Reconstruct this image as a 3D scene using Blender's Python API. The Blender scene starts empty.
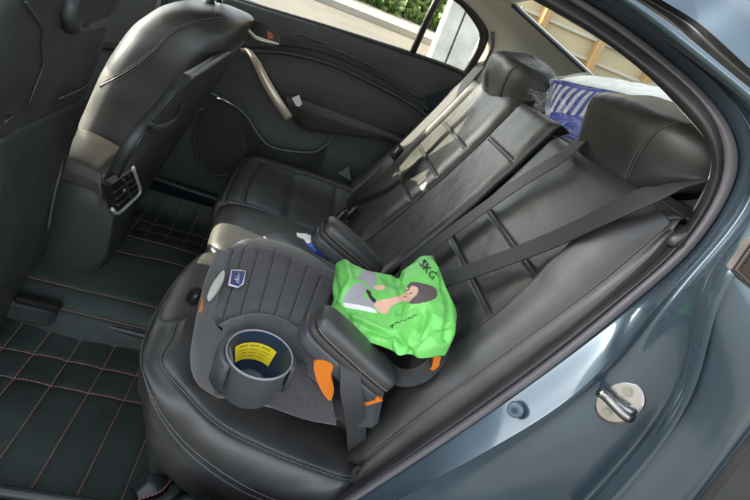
import bpy, math, random
from mathutils import Vector as V, Matrix, noise
random.seed(7)
sc = bpy.context.scene
col = sc.collection
R = math.radians

# ------------------------------------------------------------------ camera
CAM = V((0.139498, -0.681899, 0.986436)); F = 525.45
RV = (0.443376, 0.328941, 0.158776)
_a = math.sqrt(sum(c*c for c in RV))
_Rm = Matrix.Rotation(_a, 3, V(RV)/_a)                 # world -> turned frame
_B = Matrix(((1, 0, 0), (0, 0, -1), (0, 1, 0)))
CR = _B @ _Rm                                          # rows: right, down, forward
cd = bpy.data.cameras.new("camera"); cam = bpy.data.objects.new("camera", cd); col.objects.link(cam)
right, down, fwd = (V(CR[i]) for i in range(3))
m = Matrix((right, -down, -fwd)).transposed().to_4x4(); m.translation = CAM
cam.matrix_world = m
cd.sensor_width = 36; cd.lens = F/750*36; cd.clip_end = 800; cd.clip_start = .02
sc.camera = cam

# ------------------------------------------------------------------ sky, sun, exposure
SUN_EL, SUN_AZ = R(22), R(20)        # azimuth of the sun, measured from the car's front (-X) towards the far side (+Y)
sd = V((-math.cos(SUN_EL)*math.cos(SUN_AZ), math.cos(SUN_EL)*math.sin(SUN_AZ), math.sin(SUN_EL)))
w = bpy.data.worlds.new("World"); sc.world = w; w.use_nodes = True
nt = w.node_tree; bg = nt.nodes["Background"]
sky = nt.nodes.new("ShaderNodeTexSky"); sky.sky_type = 'NISHITA'; sky.sun_disc = False
sky.sun_elevation = SUN_EL; sky.sun_rotation = math.atan2(sd.x, sd.y)
sky.dust_density = 3.0; sky.ozone_density = .7
hs = nt.nodes.new("ShaderNodeHueSaturation"); hs.inputs["Saturation"].default_value = .35      # a pale hazy sky
nt.links.new(sky.outputs[0], hs.inputs["Color"]); nt.links.new(hs.outputs[0], bg.inputs[0]); bg.inputs[1].default_value = 0.15
sl = bpy.data.lights.new("sun", 'SUN'); sl.energy = 3.0; sl.angle = R(.5); sl.color = (1, .88, .68)
so = bpy.data.objects.new("sun", sl); col.objects.link(so)
so.rotation_euler = sd.to_track_quat('Z', 'Y').to_euler()
vs = sc.view_settings; vs.view_transform = 'Standard'; vs.look = 'None'; vs.gamma = 1; vs.use_curve_mapping = False
vs.exposure = 2.65
sc.render.engine = 'CYCLES'
sc.cycles.max_bounces = 12; sc.cycles.diffuse_bounces = 6; sc.cycles.transparent_max_bounces = 16
sc.cycles.use_denoising = True; sc.cycles.sample_clamp_indirect = 6

# ------------------------------------------------------------------ helpers
def A(px, py, X=None, Y=None, Z=None, P=None):
    """point of a plane (car coordinates) met by the sight line of a photo pixel"""
    d = CR.transposed() @ V(((px-375)/F, (py-250)/F, 1.0))
    if P is not None:
        n, c = P; t = (c - n.dot(CAM))/n.dot(d)
    elif X is not None: t = (X-CAM.x)/d.x
    elif Y is not None: t = (Y-CAM.y)/d.y
    else: t = (Z-CAM.z)/d.z
    return CAM + d*t

def crp(p0, p1, p2, p3, t):
    return .5*((2*p1) + (p2-p0)*t + (2*p0-5*p1+4*p2-p3)*t*t + (3*p1-p0-3*p2+p3)*t*t*t)
def curve(pts, n, closed=False):
    pts = [V(p) for p in pts]; k = len(pts); out = []
    if closed:
        for i in range(n):
            s = i*k/n; j = int(s); t = s-j
            out.append(crp(pts[(j-1) % k], pts[j % k], pts[(j+1) % k], pts[(j+2) % k], t))
        return out
    if k == 2: return [pts[0].lerp(pts[1], i/(n-1)) for i in range(n)]
    e = [2*pts[0]-pts[1]] + pts + [2*pts[-1]-pts[-2]]
    for i in range(n):
        s = i*(k-1)/(n-1); j = min(int(s), k-2); t = s-j
        out.append(crp(e[j], e[j+1], e[j+2], e[j+3], t))
    return out
def even(pts, n):
    L = [0]
    for a, b in zip(pts, pts[1:]): L.append(L[-1]+(b-a).length)
    out = []; j = 0
    for i in range(n):
        s = L[-1]*i/(n-1)
        while j < len(pts)-2 and L[j+1] < s: j += 1
        d = L[j+1]-L[j]; out.append(pts[j].lerp(pts[j+1], 0 if d < 1e-9 else (s-L[j])/d))
    return out

def newobj(name, verts, faces, mt, parent=None, smooth=True, uv=None):
    me = bpy.data.meshes.new(name); me.from_pydata([tuple(v) for v in verts], [], faces)
    if smooth: me.polygons.foreach_set('use_smooth', [True]*len(me.polygons))
    me.materials.append(mt)
    if uv:
        l = me.uv_layers.new(name="UVMap")
        for lp in me.loops: l.data[lp.index].uv = uv[lp.vertex_index]
    me.update()
    o = bpy.data.objects.new(name, me); col.objects.link(o)
    if parent is not None:
        o.parent = parent; o.matrix_parent_inverse = parent.matrix_world.inverted() if False else Matrix.Translation(-parent.location)
    return o
def fixn(o):
    import bmesh
    b = bmesh.new(); b.from_mesh(o.data); bmesh.ops.recalc_face_normals(b, faces=b.faces); b.to_mesh(o.data); b.free(); return o
def thing(name, label, cat, loc=(0, 0, 0), group=None):
    o = bpy.data.objects.new(name, None); o.empty_display_size = .05; col.objects.link(o); o.location = loc
    return tag(o, label, cat, group)
def tag(o, label=None, cat=None, group=None, kind=None):
    if label: o['label'] = label
    if cat: o['category'] = cat
    if group: o['group'] = group
    if kind: o['kind'] = kind
    return o

class Grid:
    """a smooth patch through a net of control points (rows u, columns v)"""
    def __init__(s, ctrl, nu=40, nv=40, cu=False, cv=False):
        rows = [curve(r, nv, cv) for r in ctrl]
        cols = [curve([r[j] for r in rows], nu, cu) for j in range(nv)]
        s.g = [[cols[j][i] for j in range(nv)] for i in range(nu)]
        s.nu, s.nv, s.cu, s.cv = nu, nv, cu, cv; s.flip = False
    def uv(s, i, j): return (i/(s.nu if s.cu else s.nu-1), j/(s.nv if s.cv else s.nv-1))
    def nrm(s, i, j):
        a = s.g[(i+1) % s.nu if s.cu else min(i+1, s.nu-1)][j]; b = s.g[(i-1) % s.nu if s.cu else max(i-1, 0)][j]
        c = s.g[i][(j+1) % s.nv if s.cv else min(j+1, s.nv-1)]; d = s.g[i][(j-1) % s.nv if s.cv else max(j-1, 0)]
        n = (a-b).cross(c-d)
        if n.length < 1e-12: n = V((0, 0, 1))
        n.normalize(); return -n if s.flip else n
    def face(s, towards):
        i, j = s.nu//2, s.nv//2
        if s.nrm(i, j).dot(V(towards)-s.g[i][j]) < 0: s.flip = not s.flip
        return s
    def disp(s, fn):
        n = [[s.nrm(i, j) for j in range(s.nv)] for i in range(s.nu)]
        s.g = [[s.g[i][j] + n[i][j]*fn(*s.uv(i, j), s.g[i][j]) for j in range(s.nv)] for i in range(s.nu)]
        return s
    def pt(s, u, v, off=0):
        x = min(max(u, 0), 1)*(s.nu-1); y = min(max(v, 0), 1)*(s.nv-1)
        i = min(int(x), s.nu-2); j = min(int(y), s.nv-2); a, b = x-i, y-j
        p = s.g[i][j].lerp(s.g[i+1][j], a).lerp(s.g[i][j+1].lerp(s.g[i+1][j+1], a), b)
        return p + s.nrm(round(x), round(y))*off
    def line(s, uvs, n, off=0):
        c = curve([V((u, v, 0)) for u, v in uvs], n); return [s.pt(p.x, p.y, off) for p in c]
    def build(s, name, mt, parent=None, thick=0, caps=False):
        nu, nv = s.nu, s.nv
        vs_ = [s.g[i][j] for i in range(nu) for j in range(nv)]
        uv = [s.uv(i, j) for i in range(nu) for j in range(nv)]
        fs = []; k = lambda i, j: (i % nu)*nv + (j % nv)
        for i in range(nu if s.cu else nu-1):
            for j in range(nv if s.cv else nv-1):
                f = (k(i, j), k(i+1, j), k(i+1, j+1), k(i, j+1)); fs.append(f if not s.flip else f[::-1])
        if thick:
            N = len(vs_)
            vs_ += [s.g[i][j]-s.nrm(i, j)*thick for i in range(nu) for j in range(nv)]; uv = uv+uv
            fs += [tuple(q+N for q in f[::-1]) for f in fs]
            rim = []
            if not s.cv:
                for i in range(nu if s.cu else nu-1): rim += [(k(i+1, 0), k(i, 0)), (k(i, nv-1), k(i+1, nv-1))]
            if not s.cu:
                for j in range(nv if s.cv else nv-1): rim += [(k(0, j), k(0, j+1)), (k(nu-1, j+1), k(nu-1, j))]
            for a, b in rim:
                f = (a, b, b+N, a+N); fs.append(f if not s.flip else f[::-1])
        if caps:
            if s.cv: fs += [tuple(k(0, j) for j in range(nv)), tuple(k(nu-1, j) for j in reversed(range(nv)))]
            else: fs += [tuple(k(i, 0) for i in range(nu)), tuple(k(i, nv-1) for i in reversed(range(nu)))]
        o = newobj(name, vs_, fs, mt, parent, True, uv)
        return fixn(o) if (thick or caps) else o

def sm(x): x = min(max(x, 0), 1); return x*x*(3-2*x)
def pad(H, e=.12, ev=None):
    """a stuffed panel: full height inside, rolling off over the border share e"""
    ev = e if ev is None else ev
    def f(u, v, p=None):
        a = min(u, 1-u)/e; b = min(v, 1-v)/ev
        q = lambda t: math.sqrt(max(0, 1-(1-min(t, 1))**2))
        return H*q(a)*q(b)
    return f
def groove(d, wdt, depth): return -depth*math.exp(-(d/wdt)**2)

class MB:
    """collects simple shapes into ONE mesh"""
    def __init__(s): s.v = []; s.f = []
    def add(s, vs_, fs): n = len(s.v); s.v += [V(p) for p in vs_]; s.f += [tuple(q+n for q in f) for f in fs]; return s
    def box(s, c, d, M=None, bev=0):
        c = V(c); d = V(d)/2; pts = []
        if bev:
            b = min(bev, d.x*.95, d.y*.95, d.z*.95)
            # 24-vertex chamfered box
            idx = {}
            for sx in (-1, 1):
                for sy in (-1, 1):
                    for sz in (-1, 1):
                        for ax in range(3):
                            q = V((sx*(d.x-b), sy*(d.y-b), sz*(d.z-b))); q[ax] = (sx, sy, sz)[ax]*d[ax]
                            idx[sx, sy, sz, ax] = len(pts); pts.append(q)
            fs = []
            for ax in range(3):
                o1, o2 = [a for a in range(3) if a != ax]
                for sg in (-1, 1):
                    l = []
                    for p, q in ((-1, -1), (1, -1), (1, 1), (-1, 1)):
                        t = [0, 0, 0]; t[ax] = sg; t[o1] = p; t[o2] = q; l.append(idx[(*t, ax)])
                    fs.append(l)
            for ax in range(3):
                o1, o2 = [a for a in range(3) if a != ax]
                for p in (-1, 1):
                    for q in (-1, 1):
                        t0 = [0, 0, 0]; t0[o1] = p; t0[o2] = q; t1 = list(t0); t0[ax] = -1; t1[ax] = 1
                        fs.append([idx[(*t0, o1)], idx[(*t1, o1)], idx[(*t1, o2)], idx[(*t0, o2)]])
            for sx in (-1, 1):
                for sy in (-1, 1):
                    for sz in (-1, 1): fs.append([idx[sx, sy, sz, a] for a in range(3)])
        else:
            pts = [V((x*d.x, y*d.y, z*d.z)) for x in (-1, 1) for y in (-1, 1) for z in (-1, 1)]
            fs = [(0, 1, 3, 2), (4, 6, 7, 5), (0, 4, 5, 1), (2, 3, 7, 6), (0, 2, 6, 4), (1, 5, 7, 3)]
        pts = [((M @ p) if M else p) + c for p in pts]
        return s.add(pts, fs)
    def tube(s, pts, r, seg=8, closed=False, sq=1.0, up=None):
        pts = [V(p) for p in pts]; n = len(pts); vs_ = []; prev = None
        for i in range(n):
            t = (pts[(i+1) % n]-pts[(i-1) % n]) if closed else (pts[min(i+1, n-1)]-pts[max(i-1, 0)])
            t.normalize()
            a = up if up is not None else prev
            if a is None: a = V((0, 0, 1)) if abs(t.z) < .9 else V((1, 0, 0))
            b = t.cross(a)
            if b.length < 1e-6: b = t.cross(V((1, 0.3, 0)))
            b.normalize(); a2 = b.cross(t).normalized(); prev = a2
            rr = r(i/(n-1)) if callable(r) else r
            for k in range(seg):
                th = 2*math.pi*k/seg; vs_.append(pts[i] + b*(math.cos(th)*rr) + a2*(math.sin(th)*rr*sq))
        fs = []
        for i in range(n if closed else n-1):
            for k in range(seg):
                j = (i+1) % n; fs.append((i*seg+k, i*seg+(k+1) % seg, j*seg+(k+1) % seg, j*seg+k))
        if not closed: fs += [tuple(range(seg))[::-1], tuple((n-1)*seg+k for k in range(seg))]
        return s.add(vs_, fs)
    def prism(s, poly, off):
        """a flat outline given thickness"""
        n = len(poly); off = V(off); vs_ = [V(p) for p in poly] + [V(p)+off for p in poly]
        return s.add(vs_, [tuple(range(n))[::-1], tuple(range(n, 2*n))] + [(i, (i+1) % n, n+(i+1) % n, n+i) for i in range(n)])
    def stitch(s, pts, r=.0009, step=.0055, dash=.0038):
        L = sum((b-a).length for a, b in zip(pts, pts[1:])); n = max(3, int(L/step)); e = even(pts, n*4+1)
        for i in range(n):
            a, b = e[4*i], e[4*i+3]; s.tube([a, a.lerp(b, .5), b], r, 4)
        return s
    def build(s, name, mt, parent=None, smooth=False):
        return fixn(newobj(name, s.v, s.f, mt, parent, smooth))

def ellipsoid(name, c, ax, ex, mt, parent, nu=28, nv=44, disp=None):
    """superellipsoid: ax = three half-axis vectors, ex = (polar, equatorial) exponents"""
    c = V(c); ax = [V(a) for a in ax]; sp = lambda x, e: math.copysign(abs(x)**e, x)
    vs_ = []; fs = []
    for i in range(nu+1):
        th = -math.pi/2 + math.pi*i/nu
        for j in range(nv):
            ph = 2*math.pi*j/nv
            a = sp(math.cos(th), ex[0])*sp(math.cos(ph), ex[1]); b = sp(math.cos(th), ex[0])*sp(math.sin(ph), ex[1]); h = sp(math.sin(th), ex[0])
            if disp: a, b, h = disp(a, b, h)
            vs_.append(c + ax[0]*a + ax[1]*b + ax[2]*h)
    for i in range(nu):
        for j in range(nv): fs.append((i*nv+j, i*nv+(j+1) % nv, (i+1)*nv+(j+1) % nv, (i+1)*nv+j))
    o = newobj(name, vs_, fs, mt, parent)
    import bmesh
    b = bmesh.new(); b.from_mesh(o.data); bmesh.ops.remove_doubles(b, verts=b.verts, dist=1e-5); bmesh.ops.recalc_face_normals(b, faces=b.faces); b.to_mesh(o.data); b.free()
    return o

def ribbon(pts, sides, n, nw=5, sag=0):
    """a strap: centre line points and half-width vectors"""
    c = curve(pts, n); sd_ = curve(sides, n)
    return Grid([[c[i]-sd_[i], c[i], c[i]+sd_[i]] for i in range(n)], n, nw)

# ------------------------------------------------------------------ materials
def mat(name, base, rough=.5, metal=0, bump=None, vary=None, coat=0, sheen=0, spec=.5, coat_rough=.03):
    mt = bpy.data.materials.new(name); mt.use_nodes = True; t = mt.node_tree; b = t.nodes["Principled BSDF"]
    b.inputs["Base Color"].default_value = (*base, 1); b.inputs["Roughness"].default_value = rough; b.inputs["Metallic"].default_value = metal
    b.inputs["Coat Weight"].default_value = coat; b.inputs["Coat Roughness"].default_value = coat_rough
    b.inputs["Sheen Weight"].default_value = sheen; b.inputs["Specular IOR Level"].default_value = spec
    tc = t.nodes.new("ShaderNodeTexCoord")
    if vary:                                           # (scale, amount, roughness amount)
        n = t.nodes.new("ShaderNodeTexNoise"); n.inputs["Scale"].default_value = vary[0]; n.inputs["Detail"].default_value = 6
        t.links.new(tc.outputs["Object"], n.inputs["Vector"])
        r = t.nodes.new("ShaderNodeMapRange"); r.inputs[3].default_value = 1-vary[1]; r.inputs[4].default_value = 1+vary[1]
        r.inputs[1].default_value = .3; r.inputs[2].default_value = .7
        t.links.new(n.outputs["Fac"], r.inputs[0])
        mx = t.nodes.new("ShaderNodeMix"); mx.data_type = 'RGBA'; mx.blend_type = 'MULTIPLY'; mx.inputs[0].default_value = 1
        mx.inputs[6].default_value = (*base, 1); t.links.new(r.outputs[0], mx.inputs[7]); t.links.new(mx.outputs[2], b.inputs["Base Color"])
        if len(vary) > 2:
            r2 = t.nodes.new("ShaderNodeMapRange"); r2.inputs[1].default_value = .3; r2.inputs[2].default_value = .7
            r2.inputs[3].default_value = max(0, rough-vary[2]); r2.inputs[4].default_value = min(1, rough+vary[2])
            t.links.new(n.outputs["Fac"], r2.inputs[0]); t.links.new(r2.outputs[0], b.inputs["Roughness"])
    if bump:                                           # (kind, scale, strength, distance)
        k, s, st, d = bump
        if k == 'noise':
            n2 = t.nodes.new("ShaderNodeTexNoise"); n2.inputs["Detail"].default_value = 4; o = n2.outputs["Fac"]
        elif k == 'cell':
            n2 = t.nodes.new("ShaderNodeTexVoronoi"); n2.feature = 'DISTANCE_TO_EDGE'; o = n2.outputs["Distance"]
        elif k == 'hole':
            n2 = t.nodes.new("ShaderNodeTexVoronoi"); n2.inputs["Randomness"].default_value = .15; o = n2.outputs["Distance"]
        elif k == 'rib':
            n2 = t.nodes.new("ShaderNodeTexWave"); n2.bands_direction = 'DIAGONAL'; o = n2.outputs["Fac"]
        n2.inputs["Scale"].default_value = s
        t.links.new(tc.outputs["Object"], n2.inputs["Vector"])
        bp = t.nodes.new("ShaderNodeBump"); bp.inputs["Strength"].default_value = st; bp.inputs["Distance"].default_value = d
        t.links.new(o, bp.inputs["Height"]); t.links.new(bp.outputs[0], b.inputs["Normal"])
    return mt
def glass(name, tint=(.9, .95, .92), refl=.85):
    mt = bpy.data.materials.new(name); mt.use_nodes = True; t = mt.node_tree; t.nodes.clear()
    o = t.nodes.new("ShaderNodeOutputMaterial"); tr = t.nodes.new("ShaderNodeBsdfTransparent"); tr.inputs[0].default_value = (*tint, 1)
    gl = t.nodes.new("ShaderNodeBsdfGlossy"); gl.inputs["Roughness"].default_value = .02
    lw = t.nodes.new("ShaderNodeLayerWeight"); lw.inputs[0].default_value = .5
    pw = t.nodes.new("ShaderNodeMath"); pw.operation = 'POWER'; pw.inputs[1].default_value = 5
    ma = t.nodes.new("ShaderNodeMath"); ma.operation = 'MULTIPLY_ADD'; ma.inputs[1].default_value = refl; ma.inputs[2].default_value = .05
    t.links.new(lw.outputs["Facing"], pw.inputs[0]); t.links.new(pw.outputs[0], ma.inputs[0])
    mx = t.nodes.new("ShaderNodeMixShader"); t.links.new(ma.outputs[0], mx.inputs[0]); t.links.new(tr.outputs[0], mx.inputs[1]); t.links.new(gl.outputs[0], mx.inputs[2])
    t.links.new(mx.outputs[0], o.inputs[0]); return mt
M = {}
M['leather'] = mat('black_leather', (.034, .0345, .034), .45, bump=('cell', 420, .40, .0006), vary=(14, .18, .06), spec=.75)
M['leather_soft'] = mat('black_leather_panel', (.028, .029, .028), .43, bump=('cell', 420, .40, .0006), vary=(12, .18, .06), spec=.65)
def wrinkle(mt, sc_, st, d):
    t = mt.node_tree; b = t.nodes["Principled BSDF"]; old = b.inputs["Normal"].links[0].from_node
    tc = t.nodes.new("ShaderNodeTexCoord"); n = t.nodes.new("ShaderNodeTexNoise"); n.inputs["Scale"].default_value = sc_; n.inputs["Detail"].default_value = 5; n.inputs["Distortion"].default_value = 1.2
    bp = t.nodes.new("ShaderNodeBump"); bp.inputs["Strength"].default_value = st; bp.inputs["Distance"].default_value = d
    t.links.new(tc.outputs["Object"], n.inputs["Vector"]); t.links.new(n.outputs["Fac"], bp.inputs["Height"]); t.links.new(bp.outputs[0], old.inputs["Normal"])
wrinkle(M['leather'], 24, .07, .005); wrinkle(M['leather_soft'], 20, .07, .005)
M['leather_perf'] = mat('perforated_leather', (.024, .026, .025), .5, bump=('hole', 230, .5, .0008), vary=(12, .18), spec=.5)
M['plastic'] = mat('black_plastic', (.032, .035, .034), .5, bump=('noise', 500, .15, .0005), vary=(9, .2, .06))
M['plastic_gloss'] = mat('glossy_black_plastic', (.015, .016, .016), .22)
M['door_soft'] = mat('soft_black_door_trim', (.042, .048, .045), .55, bump=('noise', 420, .2, .0006), vary=(8, .2))
M['door_insert'] = mat('stitched_door_insert', (.048, .044, .040), .6, bump=('noise', 300, .2, .0006), vary=(8, .25))
M['silver'] = mat('satin_silver_trim', (.62, .58, .5), .28, .9)
M['chrome'] = mat('chrome', (.75, .75, .74), .12, 1)
M['zinc'] = mat('zinc_plated_steel', (.30, .295, .28), .24, 1, vary=(25, .12, .05))
M['rubber'] = mat('black_rubber_seal', (.025, .024, .026), .48, vary=(30, .2, .08))
M['rubber_grey'] = mat('flocked_lip_and_highlight', (.10, .095, .105), .5)
def paint():
    mt = mat('blue_grey_metallic_paint', (.062, .095, .122), .22, .6, vary=(7, .08, .07), coat=1, coat_rough=.05)
    t = mt.node_tree; b = t.nodes["Principled BSDF"]
    n = t.nodes.new("ShaderNodeTexNoise"); n.inputs["Scale"].default_value = 2500
    bp = t.nodes.new("ShaderNodeBump"); bp.inputs["Strength"].default_value = .06; bp.inputs["Distance"].default_value = .0004
    t.links.new(n.outputs["Fac"], bp.inputs["Height"]); t.links.new(bp.outputs[0], b.inputs["Normal"]); return mt
M['paint'] = paint()
M['liner'] = mat('cream_headliner', (.74, .71, .60), .9, bump=('noise', 700, .2, .0006))
M['belt'] = mat('black_webbing', (.016, .017, .018), .6, bump=('rib', 600, .3, .0004))
M['belt_grey'] = mat('grey_black_webbing', (.036, .037, .038), .55, bump=('rib', 600, .3, .0004))
M['fabric'] = mat('charcoal_fabric', (.040, .038, .041), .85, bump=('noise', 700, .7, .001), vary=(330, .45), sheen=.3)
M['mesh_fabric'] = mat('grey_ribbed_mesh', (.062, .063, .064), .8, bump=('hole', 330, .8, .0012), vary=(40, .12), sheen=.3)
M['grey_plastic'] = mat('grey_plastic', (.055, .06, .066), .42, vary=(20, .1), bump=('noise', 600, .1, .0004))
M['cup'] = mat('grey_cup_shell', (.06, .064, .07), .4, vary=(20, .1))
M['cup_in'] = mat('dark_blue_grey_cup', (.014, .026, .042), .35)
M['orange'] = mat('orange_plastic', (.60, .16, .012), .4)
M['yellow'] = mat('yellow_label', (.70, .55, .015), .5)
M['ink'] = mat('black_print', (.02, .02, .02), .6)
M['white'] = mat('white_print', (.8, .8, .8), .5)
M['cream_plastic'] = mat('cream_tab', (.55, .53, .46), .5)
M['blue'] = mat('blue_print', (.015, .06, .42), .4)
M['navy'] = mat('navy_print', (.02, .03, .16), .4)
M['red'] = mat('red_print', (.55, .03, .03), .5)
M['green'] = mat('bright_green_bag', (.165, .58, .12), .38, bump=('noise', 700, .15, .0005), vary=(10, .10)); wrinkle(M['green'], 34, .45, .006)
M['mat'] = mat('dark_green_black_floor_mat', (.026, .036, .032), .6, bump=('noise', 260, .8, .002), vary=(5, .35, .12))
M['mat_rim'] = mat('glossy_mat_rim', (.022, .030, .028), .36, bump=('noise', 300, .3, .001), vary=(9, .3, .08))
M['thread'] = mat('red_brown_thread', (.30, .14, .125), .7)
M['thread_grey'] = mat('grey_thread', (.13, .13, .125), .7)
M['glass'] = glass('window_glass')
M['skin'] = mat('printed_skin', (.75, .45, .32), .5); M['hair'] = mat('printed_hair', (.09, .07, .07), .5); M['shirt'] = mat('printed_grey', (.33, .32, .34), .5)

# ================================================================== the setting outside
def ground_z(x, y):
    z = -.35
    if y > 2.5: z += .12*(min(y, 13)-2.5)
    return z
concrete = mat('pale_concrete', (.115, .106, .092), .85, bump=('noise', 60, .3, .01), vary=(1.2, .15))
ys = [-60, -20, -6, -2, 0, 2.5, 4, 6, 8, 10, 11.4, 13, 20, 60, 300]; xs = [-300, -60, -20, -8, -4, 0, 4, 8, 16, 40, 300]
g = Grid([[V((x, y, ground_z(x, y))) for x in xs] for y in ys], 2, 2)
g.nu, g.nv = len(ys), len(xs); g.g = [[V((x, y, ground_z(x, y))) for x in xs] for y in ys]; g.face((0, 0, 50))
tag(g.build('ground', concrete), kind='structure')
kerb = mat('pale_kerb_stone', (.23, .222, .205), .8, vary=(3, .1))
dark_strip = mat('dark_gutter', (.10, .09, .08), .85, vary=(3, .2))
def strip(name, y0, y1, h, mt, x0=-40, x1=40):
    b = MB()
    for k in range(20):
        a, c = x0+(x1-x0)*k/20, x0+(x1-x0)*(k+1)/20-.012
        z0, z1 = ground_z(0, y0), ground_z(0, y1)
        b.add([(a, y0, z0-.1), (c, y0, z0-.1), (c, y1, z1-.1), (a, y1, z1-.1), (a, y0, z0+h), (c, y0, z0+h), (c, y1, z1+h), (a, y1, z1+h)],
              [(3, 2, 1, 0), (4, 5, 6, 7), (0, 1, 5, 4), (1, 2, 6, 5), (2, 3, 7, 6), (3, 0, 4, 7)])
    return tag(b.build(name, mt), kind='structure')
strip('kerb', 11.2, 11.75, .12, kerb)
strip('gutter', 8.3, 8.7, .006, dark_strip)
strip('pavement', 11.75, 13, .10, mat('grey_pavement', (.24, .22, .2), .85, vary=(2, .15)))
soil = mat('bank_soil', (.05, .06, .03), .95, vary=(3, .3))
gb = Grid([[V((x, y, z)) for x in (-40, -20, 0, 20, 40)] for y, z in ((12.9, .95), (14, 1.7), (15.5, 2.7), (18, 3.4), (24, 3.6))], 24, 60)
gb.face((0, 10, 20)).disp(lambda u, v, p: .25*noise.noise(p*.8))
tag(gb.build('grass_bank', soil), kind='structure')
leafm = []
for k, c in enumerate(((.045, .095, .020), (.075, .13, .028), (.10, .15, .04))):
    leafm.append(mat('grass_blade_%s' % 'abc'[k], c, .6))
def leaf_cloud(name, n, sampler, size, mt, parent=None):
    vs_ = []; fs = []
    for _ in range(n):
        p, nrm = sampler(); a = random.random()*6.28; s = size*(.5+random.random())
        d = V((math.cos(a), math.sin(a), random.uniform(.2, 1.4))).normalized(); b = d.cross(V((random.uniform(-1, 1), random.uniform(-1, 1), .3))).normalized()*s*.22
        k = len(vs_); vs_ += [p-b, p+d*s*.6-b*1.1, p+d*s, p+d*s*.6+b*1.1, p+b]; fs.append((k, k+1, k+2, k+3, k+4))
    return newobj(name, vs_, fs, mt, parent, False)
def bank_s():
    while 1:
        u = random.random()**1.4*.7; v = .3+random.random()*.55
        p = gb.pt(u, v)
        if noise.noise(p*.9+V((3, 1, 7))) > -.35 or random.random() < .25: return p, None
for k in range(3): tag(leaf_cloud('grass', 14000, bank_s, .32, leafm[k]), 'green rough grass and weeds on the bank beyond the kerb', 'grass', kind='stuff')

# a white post standing on the forecourt beyond the far window
post = thing('white_post', 'white painted square post with a dark vertical joint, seen through the far quarter window', 'post', (2.0, 6.2, .09))
pp = A(452, 40, Y=6.0); zb = ground_z(0, 6)
b = MB()
b.box((pp.x-.08, 6.1, zb+1.2), (.20, .22, 2.4), bev=.015); b.box((pp.x+.17, 6.1, zb+1.2), (.26, .22, 2.4), bev=.015)
white = mat('white_paint', (.46, .45, .41), .6, vary=(4, .25))
b.build('post_body', white, post)
MB().box((pp.x+.03, 6.12, zb+1.2), (.022, .2, 2.38)).build('joint', M['ink'], post)

# the building seen through the rear window
bld = thing('building', 'pale tan building with orange uprights seen through the rear window', 'building', (9, 10, 0))
tan = mat('tan_cladding', (.50, .41, .25), .8, vary=(.6, .1))
MB().box((10.1, 10.5, 3), (13.8, 3, 9)).build('wall', tan, bld)
bm_ = MB()
for k in range(26): bm_.box((10.1, 8.96, -.2+k*.34), (13.6, .07, .05))
bm_.build('ledge', mat('grey_louvre', (.50, .47, .38), .7), bld)
om = mat('orange_post', (.42, .25, .09), .6, vary=(3, .1))
for k in range(10): MB().box((3.75+k*1.15, 8.9, 3), (.15, .2, 8.6), bev=.02).build('upright', om, bld)

# ================================================================== the car's shell
body = thing('car_shell', 'blue grey metallic car with its near rear door open, seen from outside', 'car', (.6, .3, -.1))
def L(*p): return [A(x, y, Y=Y) for x, y, Y in p]
FWD = lambda y, z, dz=0: [V((.0, y, z)), V((-.7, y+.01, z-.02))]
YA = [.02, .03, .03, .03, .03, .03, .035, .04, .05, .08, .12, .16, .20]
def ln(pxs, dy, ye=None):
    ys_ = ye or [y+dy for y in YA]
    p = [A(x, y, Y=yy) for (x, y), yy in zip(pxs, ys_)]
    q = p[-1]; return p + [V((q.x-.42, q.y+.015, q.z+.02)), V((-.75, q.y+.02, q.z+.005))]
pa = [(308, 516), (450, 417), (561, 335), (616, 291), (663, 254), (694, 214), (711, 179), (713, 152), (702, 133), (683, 112), (651, 77), (603, 40), (550, 8)]
pb = [(328, 510), (465, 421), (578, 338), (632, 288), (673, 258), (703, 219), (722, 184), (725, 152), (717, 124), (699, 99), (670, 72), (630, 43), (571, 0)]
pc = [(355, 502), (490, 415), (594, 338), (640, 297), (685, 262), (716, 222), (738, 182), (741, 155), (734, 131), (719, 107), (694, 80), (657, 51), (593, 0)]
pr_ = [(385, 508), (520, 437), (602, 378), (638, 330), (672, 288), (712, 246), (745, 203), (756, 165), (750, 132), (733, 100), (705, 72), (665, 43), (603, -3)]
pd = [(575, 515), (650, 438), (684, 378), (692, 330), (700, 285), (725, 248), (765, 205), (785, 165), (775, 135), (750, 108), (715, 77), (670, 45), (611, 0)]
pe = [(598, 520), (668, 440), (698, 382), (708, 330), (722, 290), (748, 255), (792, 205), (815, 160), (805, 135), (778, 112), (738, 79), (690, 40), (643, 0)]
la = ln(pa, 0); lb = ln(pb, -.022); lc = ln(pc, -.03)
lr = ln(pr_, 0, [-.045, -.045, -.045, -.045, -.04, -.035, -.03, -.02, -.01, .02, .06, .10, .145])
ld = ln(pd, 0, [-.10, -.10, -.10, -.10, -.10, -.10, -.085, -.07, -.05, -.02, .025, .07, .125])
le = ln(pe, 0, [-.14, -.14, -.14, -.14, -.14, -.135, -.12, -.10, -.08, -.05, -.005, .045, .105])
def soft(l, n=64, it=14):
    p = curve(l, n)
    for _ in range(it): p = [p[0]]+[(p[i-1]+p[i]*2+p[i+1])/4 for i in range(1, n-1)]+[p[-1]]
    return p
def sheet(name, lines, mt, nu, nv, disp=None, thick=0, towards=(0, -3, 2)):
    n = min(len(l) for l in lines)
    g = Grid([soft(l[:n]) for l in lines], nu, nv); g.face(towards)
    if disp: g.disp(disp)
    return g.build(name, mt, body, thick), g
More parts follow.
